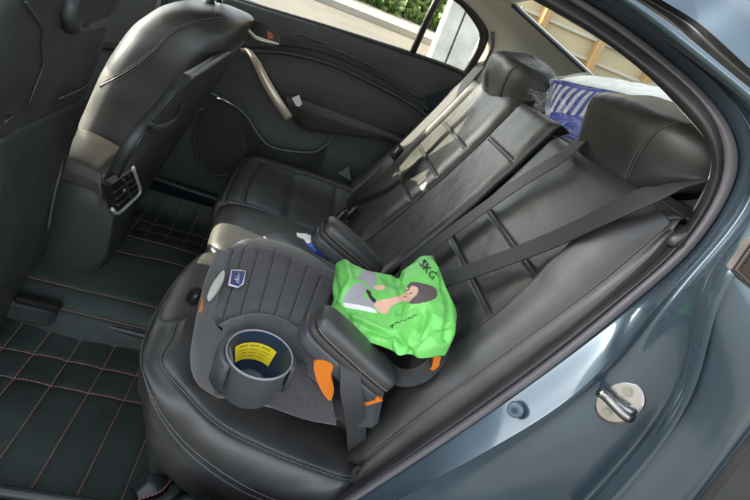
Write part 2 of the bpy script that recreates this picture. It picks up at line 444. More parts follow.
# seal: a rounded tube lip from a to b, then the flatter band b to c
mid = lambda p, q, t, off: [x.lerp(y, t)+V(off) for x, y in zip(p, q)]
in_ = lambda l, o: [x+V(o) for x in l]
sheet('door_seal', [in_(la, (.022, .010, .006)), la, mid(la, lb, .5, (-.008, -.012, -.004)), lb, mid(lb, lc, .1, (0, .008, 0))], M['rubber'], 26, 140)
sheet('door_seal_lip', [mid(lb, lc, .1, (0, .008, 0)), mid(lb, lc, .22, (-.003, -.004, 0)), mid(lb, lc, .5, (-.004, -.006, 0)), mid(lb, lc, .9, (-.002, -.003, 0)), in_(lc, (0, .006, 0))], M['rubber_grey'], 18, 140)
# painted flange, ridge, jamb and the rolled outer edge, one pressed sheet
sheet('door_jamb', [in_(lc, (0, .008, 0)), lc, mid(lc, lr, .5, (0, .001, 0)), mid(lc, lr, .9, (0, -.002, 0)), lr, mid(lr, ld, .12, (.012, .004, -.004)), mid(lr, ld, .5, (.012, .004, 0)), mid(lr, ld, .88, (.01, .004, 0)), ld,
                    mid(ld, le, .25, (-.012, -.010, 0)), mid(ld, le, .6, (-.012, -.014, 0)), mid(ld, le, .9, (-.004, -.010, 0)), le], M['paint'], 60, 170)
# outer skin below and beside the opening
pq = [(686, 512), (706, 484), (728, 457), (750, 429), (772, 402), (800, 368), (840, 320)]
skin_in = curve(le[:8], 7)
lq = [A(x, y, Y=-.175) for x, y in pq]
sk, gsk = sheet('quarter_panel', [skin_in, mid(skin_in, lq, .3, (0, -.016, 0)), mid(skin_in, lq, .65, (0, -.02, 0)), mid(skin_in, lq, .93, (0, -.008, 0)), mid(skin_in, lq, .97, (-.002, -.010, 0)), lq], M['paint'], 40, 60)
lq2 = [A(x+16, y+1, Y=-.17) for x, y in pq]
sheet('wheel_arch_lip', [lq, mid(lq, lq2, .5, (0, -.006, 0)), lq2, in_(lq2, (.05, .1, 0))], M['rubber'], 14, 40)
# upper side: drip channel and the skin of the rear pillar and roof side
lf = ln([(610, 526), (680, 445), (708, 385), (716, 332), (735, 295), (765, 262), (815, 205), (845, 160), (838, 135), (812, 114), (760, 78), (710, 32), (662, 0)], 0,
        [-.14]*5+[-.135, -.12, -.10, -.075, -.045, .0, .05, .11])
up = slice(7, 15)
sheet('roof_channel', [le[up], mid(le[up], lf[up], .25, (.006, .018, .0)), mid(le[up], lf[up], .75, (.006, .018, 0)), lf[up]], M['plastic_gloss'], 14, 80)
lh = in_(lf[up], (.05, .03, .06)); lh2 = in_(lf[up], (.12, .10, .13)); lh3 = in_(lf[up], (.16, .26, .17))
sheet('roof_side', [lf[up], mid(lf[up], lh, .5, (.0, -.012, 0)), lh, lh2, lh3], M['paint'], 24, 60, towards=(1, -3, 4))

# the tail behind the opening: fender over the wheel, boot lid, sill skirt, wheel
c0 = [lq[3], lq[4], lq[5], lq[6], V((1.02, -.13, .92)), V((1.06, .02, .95)), V((1.08, .10, .95))]
def fcol(x, zb, y0, zs): return [V((x, y0, zb)), V((x, y0-.02, zb+(zs-zb)*.3)), V((x, y0-.02, zb+(zs-zb)*.6)), V((x, y0, zb+(zs-zb)*.85)), V((x, y0+.04, zs)), V((x, y0+.14, zs+.03)), V((x, y0+.24, zs+.035))]
fen = [c0, fcol(1.2, .74, -.19, .92), fcol(1.45, .70, -.19, .92), fcol(1.68, .45, -.16, .91), fcol(1.9, .22, -.08, .89), fcol(2.1, .2, .08, .86)]
g = Grid(fen, 50, 40).face((1.4, -4, 2)); g.build('rear_fender', M['paint'], body)
g = Grid([[V((x, y, z-.03*abs((y-.7)/.65)**3)) for y in (.03, .3, .7, 1.1, 1.4)] for x, z in ((1.5, .945), (1.7, .95), (1.95, .93), (2.15, .88), (2.2, .6), (2.18, .2))], 40, 30).face((2, .7, 4)); g.build('boot_lid', M['paint'], body)
b = MB(); b.box((1.35, .02, .45), (.95, .2, .5), bev=.05); b.build('wheel_liner', M['plastic'], body)
b = MB(); b.box((.52, -.07, -.03), (.8, .11, .38), bev=.03); b.build('sill_skirt', M['paint'], body)
wc = V((1.32, -.05, -.03))
def wheel_lathe(name, pro, mt, parent):
    g = Grid.__new__(Grid); g.g = [[wc+V((math.cos(6.2832*k/56)*r, y, math.sin(6.2832*k/56)*r)) for k in range(56)] for r, y in pro]; g.nu, g.nv, g.cu, g.cv, g.flip = len(pro), 56, False, True, False
    return fixn(g.build(name, mt, parent))
wt = wheel_lathe('wheel', [(.22, .1), (.30, .11), (.32, .08), (.322, 0), (.32, -.08), (.30, -.105), (.225, -.10), (.215, -.08)], M['rubber'], body)
wheel_lathe('rim', [(.215, -.09), (.205, -.095), (.19, -.06), (.06, -.07), (.05, -.085), (.001, -.086)], mat('alloy', (.45, .45, .46), .3, .9), wt)

# plug, striker, side fitting
pl = A(515, 410, Y=-.03); n_fl = (V((-.55, -.75, .1))).normalized()
def frame_of(n, up=V((0, 0, 1))):
    n = n.normalized(); x = up.cross(n).normalized(); y = n.cross(x); return Matrix((x, y, n)).transposed()
Mp = frame_of(n_fl)
def disc(mb, c, n, r0, r1, h, seg=28, Mx=None, sx=1, sy=1):
    Mx = Mx or frame_of(n); c = V(c); vs_ = [c+Mx @ V((math.cos(6.2832*k/seg)*r0*sx, math.sin(6.2832*k/seg)*r0*sy, 0)) for k in range(seg)]
    vs_ += [c+Mx @ V((math.cos(6.2832*k/seg)*r1*sx, math.sin(6.2832*k/seg)*r1*sy, h)) for k in range(seg)]
    mb.add(vs_, [tuple(range(seg))[::-1], tuple(range(seg, 2*seg))]+[(k, (k+1) % seg, seg+(k+1) % seg, seg+k) for k in range(seg)])
b = MB(); disc(b, pl-n_fl*.004, n_fl, .014, .0135, .006, Mx=Mp); disc(b, pl+n_fl*.002, n_fl, .0135, .0105, .002, Mx=Mp); disc(b, pl+n_fl*.004, n_fl, .006, .005, -.0016, Mx=Mp)
b.build('plug', mat('blue_grey_plug', (.08, .12, .16), .45), body)
# striker: an eye shaped plate held by two bolts with a bent wire loop
sp_ = A(619, 402, Y=-.068); sn = V((-.72, -.66, .2)).normalized()
ux = (A(641, 388, P=(sn, sn.dot(sp_))) - A(597, 417, P=(sn, sn.dot(sp_)))); hl = ux.length/2; ux.normalize(); uy = sn.cross(ux)
Ms = Matrix((ux, uy, sn)).transposed()
def lens(mb, r, rr, z0, z1, s0=1.0, s1=.9, n=40):
    pts = []
    for k in range(n):
        a = 2*math.pi*k/n; x = math.cos(a)*r; y = math.sin(a)*rr*(1 if abs(math.cos(a)) < .2 else 1)
        x = math.copysign(abs(math.cos(a))**.85, math.cos(a))*r
        pts.append((x, y))
    lo = [sp_+Ms @ V((x*s0, y*s0, z0)) for x, y in pts]; hi = [sp_+Ms @ V((x*s1, y*s1, z1)) for x, y in pts]
    mb.add(lo+hi, [tuple(range(n))[::-1], tuple(range(n, 2*n))]+[(k, (k+1) % n, n+(k+1) % n, n+k) for k in range(n)])
b = MB(); lens(b, hl, hl*.72, -.012, .003, 1, .96); lens(b, hl*.96, hl*.69, .003, .0045, 1, .9)
st = b.build('striker', M['zinc'], body)
lp = [V((-.2, -1.05, .0)), V((-.25, -1.0, .35)), V((-.18, -.75, .62)), V((-.1, -.2, .66)), V((.0, .35, .60)), V((.06, .62, .42)), V((.08, .66, 0))]
b = MB(); b.tube(curve([sp_+Ms @ (p*hl) for p in [V((.02, -.60, 0)), V((.0, -.60, .35)), V((-.02, -.40, .58)), V((-.06, .0, .62)), V((-.10, .40, .64)), V((-.14, .68, .80))]], 24), .0080, 12)
b.tube(curve([sp_+Ms @ (p*hl) for p in [V((.22, -.50, 0)), V((.20, -.46, .3)), V((.10, -.2, .5)), V((-.04, .15, .6))]], 16), .0072, 12)
b.build('striker_loop', M['zinc'], st, True)
for q in (V((-.55, -.05, 0)), V((.52, .12, 0))):
    b = MB(); c = sp_+Ms @ (q*hl)+sn*.004
    disc(b, c, sn, .0085, .008, .002, Mx=Ms); disc(b, c+sn*.002, sn, .0062, .0058, .003, 6, Mx=Ms); disc(b, c+sn*.005, sn, .0032, .003, .0006, 12, Mx=Ms)
    b.build('bolt', mat('dull_bolt', (.24, .24, .20), .35, 1), st)
# guessed dark fitting with a frame, set on the quarter panel
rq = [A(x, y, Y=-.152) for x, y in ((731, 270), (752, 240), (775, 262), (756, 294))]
b = MB(); b.prism(rq, (0, .01, 0)); rf = b.build('side_fitting', M['rubber'], body)
c_ = sum(rq, V())/4; b = MB(); b.prism([c_.lerp(p, .86)+V((0, -.002, 0)) for p in rq], (0, .004, 0)); b.build('fitting_frame', mat('dull_bronze', (.05, .045, .042), .4), rf)
b = MB(); b.prism([c_.lerp(p, .66)+V((0, -.004, 0)) for p in rq], (0, .004, 0)); b.build('fitting_centre', mat('brown_gloss', (.03, .02, .015), .1), rf)

# roof, headliner, far rear pillar, parcel shelf, rear glass
roof_y = [.19, .30, .5, .75, 1.0, 1.15, 1.24]
def arch(x, z, dz=.05): return [V((x, y, z + dz*(1-((y-.72)/.55)**2))) for y in roof_y]
lin = Grid([arch(-1.35, 1.02), arch(-1.0, 1.10), arch(-.5, 1.13), arch(0, 1.14), arch(.45, 1.13), arch(.70, 1.12)], 40, 40).face((0, .7, .5))
lin.build('headliner', M['liner'], body, .012)
rfo = Grid([[p+V((0, (p.y-.72)*.08, .035)) for p in r] for r in [arch(-1.35, 1.02), arch(-1.0, 1.10), arch(-.5, 1.13), arch(0, 1.14), arch(.45, 1.13), arch(.74, 1.11)]], 30, 30).face((0, .7, 5))
rfo.build('roof', M['paint'], body, .004)
# rear glass between the liner's rear edge and the tail
GX0, GZ0, GX1, GZ1 = .70, 1.155, 1.55, .93
def rg(t, y): return V((GX0+(GX1-GX0)*t, y, GZ0+(GZ1-GZ0)*t + .03*(1-((y-.70)/.5)**2)*(1-t*.3)-.02))
yl = lambda t: 1.10+.07*t
rear = Grid([[rg(t, .70+(yl(t)-.70)*k) for k in (-1, -.5, 0, .5, 1)] for t in (0, .33, .66, 1)], 16, 20).face((0, .7, 0))
rear.build('rear_glass', M['glass'], body)
b = MB(); b.tube([rg(i/20, yl(i/20))+V((-.004, .003, -.004)) for i in range(21)], .007, 6); b.tube([rg(i/20, 1.4-yl(i/20))+V((-.004, 0, -.004)) for i in range(21)], .007, 6)
b.tube([rg(1, .23+.94*i/10)+V((0, 0, .0)) for i in range(11)], .01, 6)
b.build('rear_glass_edge', M['rubber'], body)
# far rear pillar trim in headliner cloth, from the far window's rear edge to the rear glass
wl = [A(446, -12, Y=1.25), A(468, 10, Y=1.29), A(482, 34, Y=1.325), A(481, 54, Y=1.35), A(468, 78, Y=1.375), A(464, 100, Y=1.385)]
wr = [rg(0, 1.10), rg(.2, 1.114), rg(.42, 1.13), rg(.62, 1.145), rg(.8, 1.158), rg(1, 1.17)]
g = Grid([wl, [a.lerp(b_, .12)+V((.0, -.012, 0)) for a, b_ in zip(wl, wr)], [a.lerp(b_, .45)+V((.02, .02, 0)) for a, b_ in zip(wl, wr)], [a.lerp(b_, .8)+V((0, .02, 0)) for a, b_ in zip(wl, wr)], wr], 30, 30)
g.face((0, .5, .9)).build('pillar_trim', M['liner'], body, .006)
# near rear pillar, inner side
wl2 = [V((p.x+.02, p.y+.03, p.z)) for p in (la[12], la[11], la[10], la[9], la[8], la[7], la[6], la[5])]
wr2 = [rg(t, 1.4-yl(t)) for t in (0, .1, .2, .3, .45, .6, .8, 1)]
g = Grid([wl2, [a.lerp(b_, .5)+V((0, -.02, 0)) for a, b_ in zip(wl2, wr2)], wr2], 24, 40)
g.face((0, 1, .9)).build('pillar_lining', M['liner'], body, .004)
# parcel shelf and the dark tub under it
shelf = Grid([[V((x, y, z)) for y in (.05, .7, 1.38)] for x, z in ((.80, .865), (1.0, .875), (1.55, .885))], 10, 10).face((0, .7, 3))
shelf.build('parcel_shelf', mat('dark_grey_shelf_cloth', (.05, .05, .05), .9, bump=('noise', 500, .3, .0008)), body, .01)
flo = Grid([[V((x, y, -.03)) for y in (-.02, .7, 1.42)] for x in (-1.9, -.5, .9)], 6, 6).face((0, .7, 3))
tag(flo.build('floor', mat('black_carpet', (.015, .017, .016), .95)), kind='structure')
b = MB()
b.box((-.15, -.13, -.03), (1.4, .16, .12), bev=.03); b.build('door_sill', M['paint'], body)
b = MB(); b.box((-.1, -.062, .025), (1.1, .05, .02), bev=.006); b.build('sill_plate', mat('dark_scuff_plate', (.10, .10, .11), .4, .3), body)
b = MB(); b.box((-1.1, .0, .42), (1.1, .05, .84), bev=.02); b.build('front_door_panel', M['door_soft'], body)
b = MB(); b.box((-1.15, 1.41, .42), (1.05, .05, .84), bev=.02); b.build('front_door_panel', M['door_soft'], body)
b = MB(); b.box((-1.95, .7, .35), (.9, 1.42, .72), bev=.06); b.build('dashboard', M['plastic'], body)
b = MB(); b.add([(-1.35, .2, 1.02), (-1.35, 1.24, 1.02), (-2.25, 1.36, .70), (-2.25, .04, .70)], [(0, 1, 2, 3)]); b.build('windscreen', M['glass'], body)
b = MB(); b.box((-.62, -.50, .42), (.07, 1.0, .78), Matrix.Rotation(R(-17), 3, 'Z'), bev=.03); b.build('open_door', M['door_soft'], body)
b = MB(); b.tube([V((-.48, .02, .1)), V((-.47, .03, .8)), V((-.43, .17, 1.13))], .05, 10, sq=.5); b.build('centre_pillar', M['plastic'], body)
b = MB(); b.tube([V((-.40, 1.42, .1)), V((-.38, 1.40, .8)), V((-.34, 1.25, 1.13))], .05, 10, sq=.5); b.build('centre_pillar', M['plastic'], body)
b = MB(); b.tube([V((-1.35, 1.24, 1.02)), V((-1.0, 1.25, 1.09)), V((-.5, 1.25, 1.125)), V((0, 1.25, 1.135)), V((.45, 1.25, 1.12))], .03, 10); b.build('roof_rail', M['liner'], body, True)

# ================================================================== the far rear door
WB = [A(-40, -85, Y=1.40), A(120, -36, Y=1.40), A(240, 3, Y=1.39), A(330, 30, Y=1.385), A(430, 62, Y=1.375), A(466, 76, Y=1.365)]
rows = [[V((p.x, 1.40, p.z+.012)) for p in WB], [V((p.x, 1.372, p.z+.004)) for p in WB], [V((p.x, 1.366, p.z-.03)) for p in WB]]
c1 = [(-60, 20), (140, 45), (251, 45), (299, 47), (350, 62), (425, 100)]
rows += [[A(x, y, Y=1.372) for x, y in c1], [A(x, y+6, Y=1.388) for x, y in c1]]
xs6 = [p.x for p in rows[-1]]
for z, yy in ((.5, 1.392), (.40, 1.385), (.30, 1.385), (.1, 1.39)): rows.append([V((x, yy, z)) for x in xs6])
gd = Grid(rows, 90, 90).face((0, 0, .8))
def door_d(u, v, p):
    # a long crease above the insert
    return 0
door = gd.build('door', M['door_soft'], body, .03)
# stitched insert framed by a raised curved bead
ib = [(251, 51), (292, 54), (333, 65), (370, 82), (411, 104), (428, 118)]
lo = [(283, 100), (300, 104), (325, 111), (350, 118), (385, 130), (418, 140)]
g = Grid([[A(x, y, Y=1.378) for x, y in ib], [A(x*.5+p*.5, y*.5+q*.5, Y=1.372) for (x, y), (p, q) in zip(ib, lo)], [A(x, y, Y=1.368) for x, y in lo]], 30, 40).face((0, 0, .8))
g.disp(lambda u, v, p: -.006+.008*math.sin(math.pi*u)).build('door_insert', M['door_insert'], door, .012)
b = MB(); b.tube(curve([A(x, y, Y=1.366) for x, y in ib], 50), .0075, 8); b.build('insert_bead', M['door_soft'], door, True)
b = MB(); b.tube(curve([A(x, y, Y=1.366) for x, y in ((299, 34), (330, 46), (365, 66), (415, 99), (428, 110))], 50), .005, 8); b.build('trim_crease', M['door_soft'], door, True)
# armrest: lofted horn shape from under the grip to the rear
top = [(286, 98), (300, 101), (322, 109), (345, 118), (370, 127), (395, 137), (412, 148)]
bot = [(293, 118), (303, 128), (325, 132), (348, 135), (370, 138), (395, 143), (412, 152)]
yt = [1.335, 1.305, 1.29, 1.29, 1.305, 1.33, 1.36]
T = [A(x, y, Y=q) for (x, y), q in zip(top, yt)]; Bt = [A(x, y, Y=q+.01) for (x, y), q in zip(bot, yt)]
back = lambda l, o: [V((p.x, 1.39, p.z+o)) for p in l]
g = Grid([back(T, .0), [p+V((0, .02, .004)) for p in T], T, [p.lerp(q, .35)+V((0, -.012, 0)) for p, q in zip(T, Bt)], Bt, [p+V((0, .03, -.006)) for p in Bt], back(Bt, -.0)], 40, 50).face((.3, 0, .7))
ga = g; arm = g.build('armrest', M['door_insert'], door)
b = MB(); b.stitch([g.pt(.36, .08+.84*i/60, .0008) for i in range(61)], .0007); b.build('stitching', M['thread_grey'], door)
# switch plate lying in the armrest and a scrap of paper stuck in the pull cup
b = MB(); sw = [A(x, y, Y=1.30) for x, y in ((308, 105), (313, 104), (324, 110), (319, 113))]; b.prism(sw, (0, .012, -.004)); b.build('window_switch', mat('grey_switch', (.16, .17, .22), .3), door)
tagp = [A(x, y, Y=1.298) for x, y in ((292, 98), (299, 95), (303, 107), (296, 106))]
b = MB(); b.prism(tagp, (0, .006, 0)); o = b.build('paper_scrap', M['white']); tag(o, 'small white paper scrap tucked in the far door armrest by the grip', 'paper')
# silver pull grip
gp = curve([A(241, 50, Y=1.375), A(248, 51, Y=1.345), A(256, 62, Y=1.318), A(266, 82, Y=1.305), A(278, 102, Y=1.30), A(289, 118, Y=1.31)], 30)
b = MB(); b.tube(gp, lambda t: .008+.009*sm(t*1.4), 14, sq=.6, up=V((0, -1, 0))); b.build('pull_grip', mat('pale_champagne_trim', (.62, .54, .42), .32, .5), door, True)
# latch lever in its recess
rc = [A(x, y, Y=1.3635) for x, y in ((241, 18), (256, 21), (277, 31), (280, 44), (268, 46), (254, 41), (245, 31))]
b = MB(); b.prism(curve(rc, 40, True), (0, .02, 0)); rec = b.build('handle_recess', M['plastic_gloss'], door)
b = MB(); b.tube(curve([A(242, 21, Y=1.352), A(247, 29, Y=1.344), A(255, 37, Y=1.340), A(266, 41, Y=1.342), A(279, 44, Y=1.350)], 24), lambda t: .007+.005*math.sin(math.pi*t), 10, sq=.7); b.build('latch_lever', M['silver'], door, True)
b = MB(); b.prism([A(x, y, Y=1.358) for x, y in ((267, 31), (272, 33), (274, 39), (268, 39))], (0, .005, 0)); b.build('lock_button', mat('red_lock_mark', (.45, .10, .07), .5), door)
# map pocket with its pale lip, and the round speaker panel ahead of it
mp_ = [(206, 98), (212, 94), (235, 106), (247, 117), (258, 134), (270, 146), (290, 151), (313, 152), (325, 146), (332, 138)]
lipc = curve([A(x, y, Y=1.335) for x, y in mp_], 70)
b = MB(); b.tube(lipc, .0042, 8); b.build('pocket_lip', mat('grey_pocket_lip', (.11, .115, .11), .35), door, True)
g = Grid([lipc[::5], [p+V((0, .01, -.05)) for p in lipc[::5]], [V((p.x, 1.37, min(p.z-.12, .28))) for p in lipc[::5]]], 24, 60).face((0, 0, .6))
g.build('map_pocket', M['plastic'], door, .006)
b = MB(); b.tube([A(217, 98, Y=1.328), A(226, 101, Y=1.328), A(234, 106, Y=1.328)], .004, 8); b.build('badge', M['silver'], door, True)
spk = [A(x, y, Y=1.352) for x, y in ((199, 112), (212, 108), (232, 120), (244, 142), (240, 168), (215, 176), (198, 160), (194, 132))]
b = MB(); b.prism(curve(spk, 60, True), (0, .02, 0)); b.build('speaker_grille', mat('speaker_mesh', (.016, .018, .017), .7, bump=('hole', 260, .8, .001)), door)
b = MB(); b.tube(curve(spk, 60, True), .004, 6, closed=True); b.build('speaker_rim', M['plastic'], door, True)
# window: lower and upper seal, divider bar, quarter light frame and the panes
def wy(z): return 1.40-(z-.84)*.52
def wp(px, py):
    y = 1.38
    for _ in range(6): y = wy(A(px, py, Y=y).z)
    return A(px, py, Y=y)
fr = curve([wp(x, y) for x, y in ((425, -60), (448, -14), (466, 3), (480, 22), (484, 34), (481, 48), (472, 64), (462, 78))], 60)
b = MB(); b.tube(fr, .012, 10, sq=1.6); fo = b.build('window_frame', M['rubber'], door, True)
b = MB(); b.tube([p+V((.02, -.022, 0)) for p in curve([wp(x, y) for x, y in ((486, 30), (486, 44), (479, 60), (467, 80))], 30)], .006, 8); b.build('frame_highlight', M['rubber_grey'], door, True)  # grey strip standing in for the highlight along the frame's outer edge
b = MB(); b.tube([wp(444, -14), wp(427, 20), wp(411, 56)], .0125, 8, sq=.8); b.build('divider_bar', M['rubber'], door, True)
b = MB(); b.tube([p+V((0, -.004, .008)) for p in curve(WB, 40)], .008, 8); b.build('belt_seal', M['rubber'], door, True)
b = MB(); b.tube([V((-1.35, 1.25, 1.03)), V((-1.0, 1.262, 1.085)), V((-.5, 1.262, 1.11)), V((0, 1.262, 1.115)), V((.40, 1.262, 1.10)), fr[0]], .016, 8); b.build('window_channel', M['rubber'], door, True)
q0 = [wp(-200, -134), wp(120, -38), wp(300, 18), wp(409, 54)]; q1 = [V((-.95, 1.262, 1.075)), V((-.5, 1.262, 1.105)), V((0, 1.262, 1.11)), wp(445, -16)]
Grid([q0, q1], 6, 12).build('window_glass', M['glass'], door)
b = MB(); b.add([wp(411, 55)]+[p for p in fr[8:]]+[wp(440, 66)], [tuple(range(54))]); b.build('quarter_glass', M['glass'], door)
MB().box((.0, 1.46, .35), (1.6, .05, 1.0), bev=.02).build('outer_skin', M['paint'], door)

# ================================================================== the rear bench
seat = thing('rear_seat', 'black leather rear bench with stitched bolsters and ribbed backrests', 'car seat', (.3, .67, 0))
XZ = [(.10, .34), (.2, .405), (.33, .475), (.45, .545), (.6, .625), (.75, .695), (.9, .757), (1.0, .79)]
def xb(z):
    for (a, p), (c, q) in zip(XZ, XZ[1:]):
        if z <= c: return p+(q-p)*(z-a)/(c-a)
    return XZ[-1][1]
BN = V((-.88, 0, .475))
def BP(s, y, h=0):
    z = .27+.63*s; return V((xb(z), y, z)) + BN*h
# near outer bolster of the backrest
o0 = [(352, 482), (426, 436), (478, 400), (524, 367), (572, 332), (606, 304), (648, 266), (672, 238)]
o1 = [(358, 461), (426, 410), (478, 374), (524, 341), (572, 306), (606, 280), (638, 253), (668, 227)]
o3 = [(343, 458), (396, 400), (442, 364), (486, 331), (528, 296), (566, 258), (606, 222), (644, 207)]
r0 = [A(x, y, Y=.020) for x, y in o0]; r1 = [A(x, y, Y=.034) for x, y in o1]; r3 = [A(x, y, Y=.098)+BN*.016 for x, y in o3]
q_ = lambda a_, b_, t, o: [x.lerp(y, t)+V(o) for x, y in zip(a_, b_)]
rows = [[p+V((.07, .01, -.02)) for p in r0], r0, q_(r0, r1, .5, (-.004, -.005, .001)), r1, q_(r1, r3, .25, (-.005, -.005, .004)), q_(r1, r3, .5, (-.007, -.006, .006)), q_(r1, r3, .78, (-.005, -.003, .005)), r3,
        [p+V((.010, .010, -.004)) for p in r3], [p+V((.06, .014, -.03)) for p in r3]]
rows = [[r[0]+V((.05, .02, -.03)), r[0].lerp(r[1], .04)+V((.008, .003, -.004))]+r[1:-1]+[r[-1], r[-1]+V((.014, .002, .002)), r[-1]+V((.06, .012, -.012))] for r in rows]
gb2 = Grid(rows, 70, 130).face((0, 0, 1))
def bol(u, v, p):
    d = groove(u-.333, .010, .004)
    return d + .0012*noise.noise(p*22)
gb2.disp(bol); bo = gb2.build('back_bolster', M['leather'], seat, .02)
for u in (.31, .356): b = MB(); b.stitch([gb2.pt(u, .11+.70*i/80, .0006) for i in range(81)], .0009); b.build('stitching', M['thread_grey'], bo)

def backpanel(name, ya, yb, H, grooves, mt, s0=.0, s1=1.0, n=70, e=.07, ev=.16, vg=(), hoff=0, wr=.0015):
    ss = [s0+(s1-s0)*k/8 for k in range(9)]
    f = lambda q, s: q(s) if callable(q) else q
    g = Grid([[BP(s, f(ya, s)+(f(yb, s)-f(ya, s))*t, hoff) for t in (0, .25, .5, .75, 1)] for s in ss], 210, n).face((-1, .6, 1))
    pd_ = pad(H, e, ev)
    def d(u, v, p):
        x = pd_(u, v)
        for s, tl in grooves: x += groove(u-(s+tl*(v-.5)), .0062, .0085)*sm((v-.03)/.05)*sm((.94-v)/.08)
        for t in vg: x += groove(v-t, .018, .010)
        return x + wr*noise.noise(p*14) + .0006*noise.noise(p*60)
    g.disp(d); o = g.build(name, mt, seat, .03); return o, g
# near seat's backrest: insert, shoulder that wraps outward above the bolster
on, gn = backpanel('backrest', lambda s: .115-.085*sm((s-.78)/.14), .53, .022, [(.32, .0), (.48, .0), (.645, 0)], M['leather_soft'], .0, .965, e=.06, ev=.10, hoff=-.010)
oc, gc = backpanel('centre_backrest', .545, .80, .022, [(.785, 0)], M['leather'], .06, 1.0, e=.05, ev=.12)
of, gf = backpanel('backrest', .814, 1.20, .030, [(.376, 0), (.53, 0), (.70, 0)], M['leather_soft'], .0, 1.0, e=.06, ev=.14)
# far bolster beside the door
ofb, gfb = backpanel('back_bolster', 1.185, 1.335, .055, [], M['leather'], .02, .97, n=40, e=.12, ev=.5, wr=.002)
MB().box((.69, .69, .55), (.12, 1.3, .7), Matrix.Rotation(R(27), 3, 'Y'), bev=.02).build('seat_shell', M['plastic'], seat)

# cushions: profile curves along X for a row of Y stations
def prof(y, f, zt, zm, zr, x1=.56):
    return [V((f+.07, y, .06)), V((f+.035, y, .16)), V((f+.004, y, zt-.085)), V((f+.006, y, zt-.028)), V((f+.045, y, zt)), V((f+.13, y, zt+.004)), V((.28, y, zm)), V((.42, y, zr+.004)), V((x1, y, zr-.01))]
def cushion(name, secs, n=(50, 110), fn=None, mt=None):
    g = Grid([prof(*q) for q in secs], *n).face((-.4, -.3, 1.5))
    if fn: g.disp(fn)
    return g.build(name, mt or M['leather'], seat, .015), g
# near cushion with its rounded outer roll
pipe = [(142, 372), (150, 404), (167, 435), (192, 464), (239, 496), (310, 520), (352, 506)]
pz = [.315, .292, .27, .25, .232, .215, .12]
seam = [(154, 364), (176, 394), (214, 431), (264, 457), (318, 478), (350, 486), (378, 474)]
sz = [.335, .330, .318, .302, .288, .276, .12]
def zy(x, y, z, ym):
    p = A(x, y, Z=z); return p if p.y > ym else A(x, y, Y=ym)
P1 = [zy(x, y, z, .022) for (x, y), z in zip(pipe, pz)]; P2 = [zy(x, y, z, .03) for (x, y), z in zip(seam, sz)]
P1 = [V((-.006, .27, .300)), V((-.004, .19, .302)), V((.001, .125, .306))]+P1; P2 = [V((.034, .27, .341)), V((.034, .19, .340)), V((.038, .13, .338))]+P2
nd = len(P1); dirs = [V((1, 0, 0)), V((1, .05, 0)), V((.9, .3, 0)), V((.75, .65, 0)), V((.45, .9, 0))]+[V((.15, 1, 0))]*(nd-5)
def off_(l, k, z): return [V((p.x+d.x*k, p.y+d.y*k, p.z+z)) for p, d in zip(l, dirs)]
mm = [a.lerp(c, .5) for a, c in zip(P1, P2)]
rows = [[V((p.x+d.x*.06, p.y+d.y*.06, .05)) for p, d in zip(P1, dirs)], off_(P1, .020, -.10), off_(P1, .004, -.035), P1, off_(mm, -.010, .008), P2, off_(P2, .025, .008), off_(P2, .055, .012), off_(P2, .12, .018), off_(P2, .17, .0)]
gcb = Grid(rows, 80, 100).face((0, -1, 1))
def cb(u, v, p):
    return groove(u-.375, .009, .0035)+groove(u-.625, .009, .004)+groove(u-.60, .006, .0015)+groove(u-.65, .006, .0015) + .0012*noise.noise(p*18)
gcb.disp(cb); o = gcb.build('cushion_bolster', M['leather'], seat, .012)
for u in (.362, .39, .606, .644): b = MB(); b.stitch([gcb.pt(u, .03+.95*i/90, .0006) for i in range(91)], .0009); b.build('stitching', M['thread_grey'], o)
def cu(u, v, p):
    x = 0
    x += -.012*max(0, 1-u/.05)**2 - .012*max(0, 1-(1-u)/.05)**2
    return x+.0014*noise.noise(p*16)
oN, gN = cushion('seat_cushion', [(.11, .012, .30, .29, .27), (.13, .006, .325, .308, .28), (.17, .0, .338, .320, .298), (.20, -.008, .345, .325, .31), (.32, -.006, .345, .325, .31), (.43, .004, .345, .325, .31), (.515, .018, .338, .325, .31)], fn=cu)
oC, gC = cushion('centre_cushion', [(.52, .045, .330, .335, .33), (.56, .03, .342, .345, .34), (.67, .022, .350, .352, .345), (.77, .016, .350, .348, .34), (.805, .02, .340, .335, .33)], (34, 90), cu)
def cf(u, v, p):
    x = cu(u, v, p)
    if v > .42:
        for k in (.56, .70, .84): x += groove(v-k, .008, .009)*(.2+.8*sm((u-.05)/.1))*sm((.72-u)/.06)
        x += groove(u-.70, .014, .008)
    x += groove(v-.455, .008, .008)
    return x
oF, gF = cushion('seat_cushion', [(.81, .004, .338, .33, .32), (.84, -.004, .350, .335, .32), (.95, -.006, .352, .332, .31), (1.08, -.006, .352, .332, .31), (1.16, 0, .354, .345, .33), (1.22, .01, .362, .37, .36), (1.29, .03, .350, .36, .35), (1.34, .06, .30, .32, .32)], (60, 110), cf)
b = MB(); b.stitch([gN.pt(.1+.8*i/40, .36, .0006) for i in range(41)], .0008); b.build('stitching', M['thread_grey'], oN)

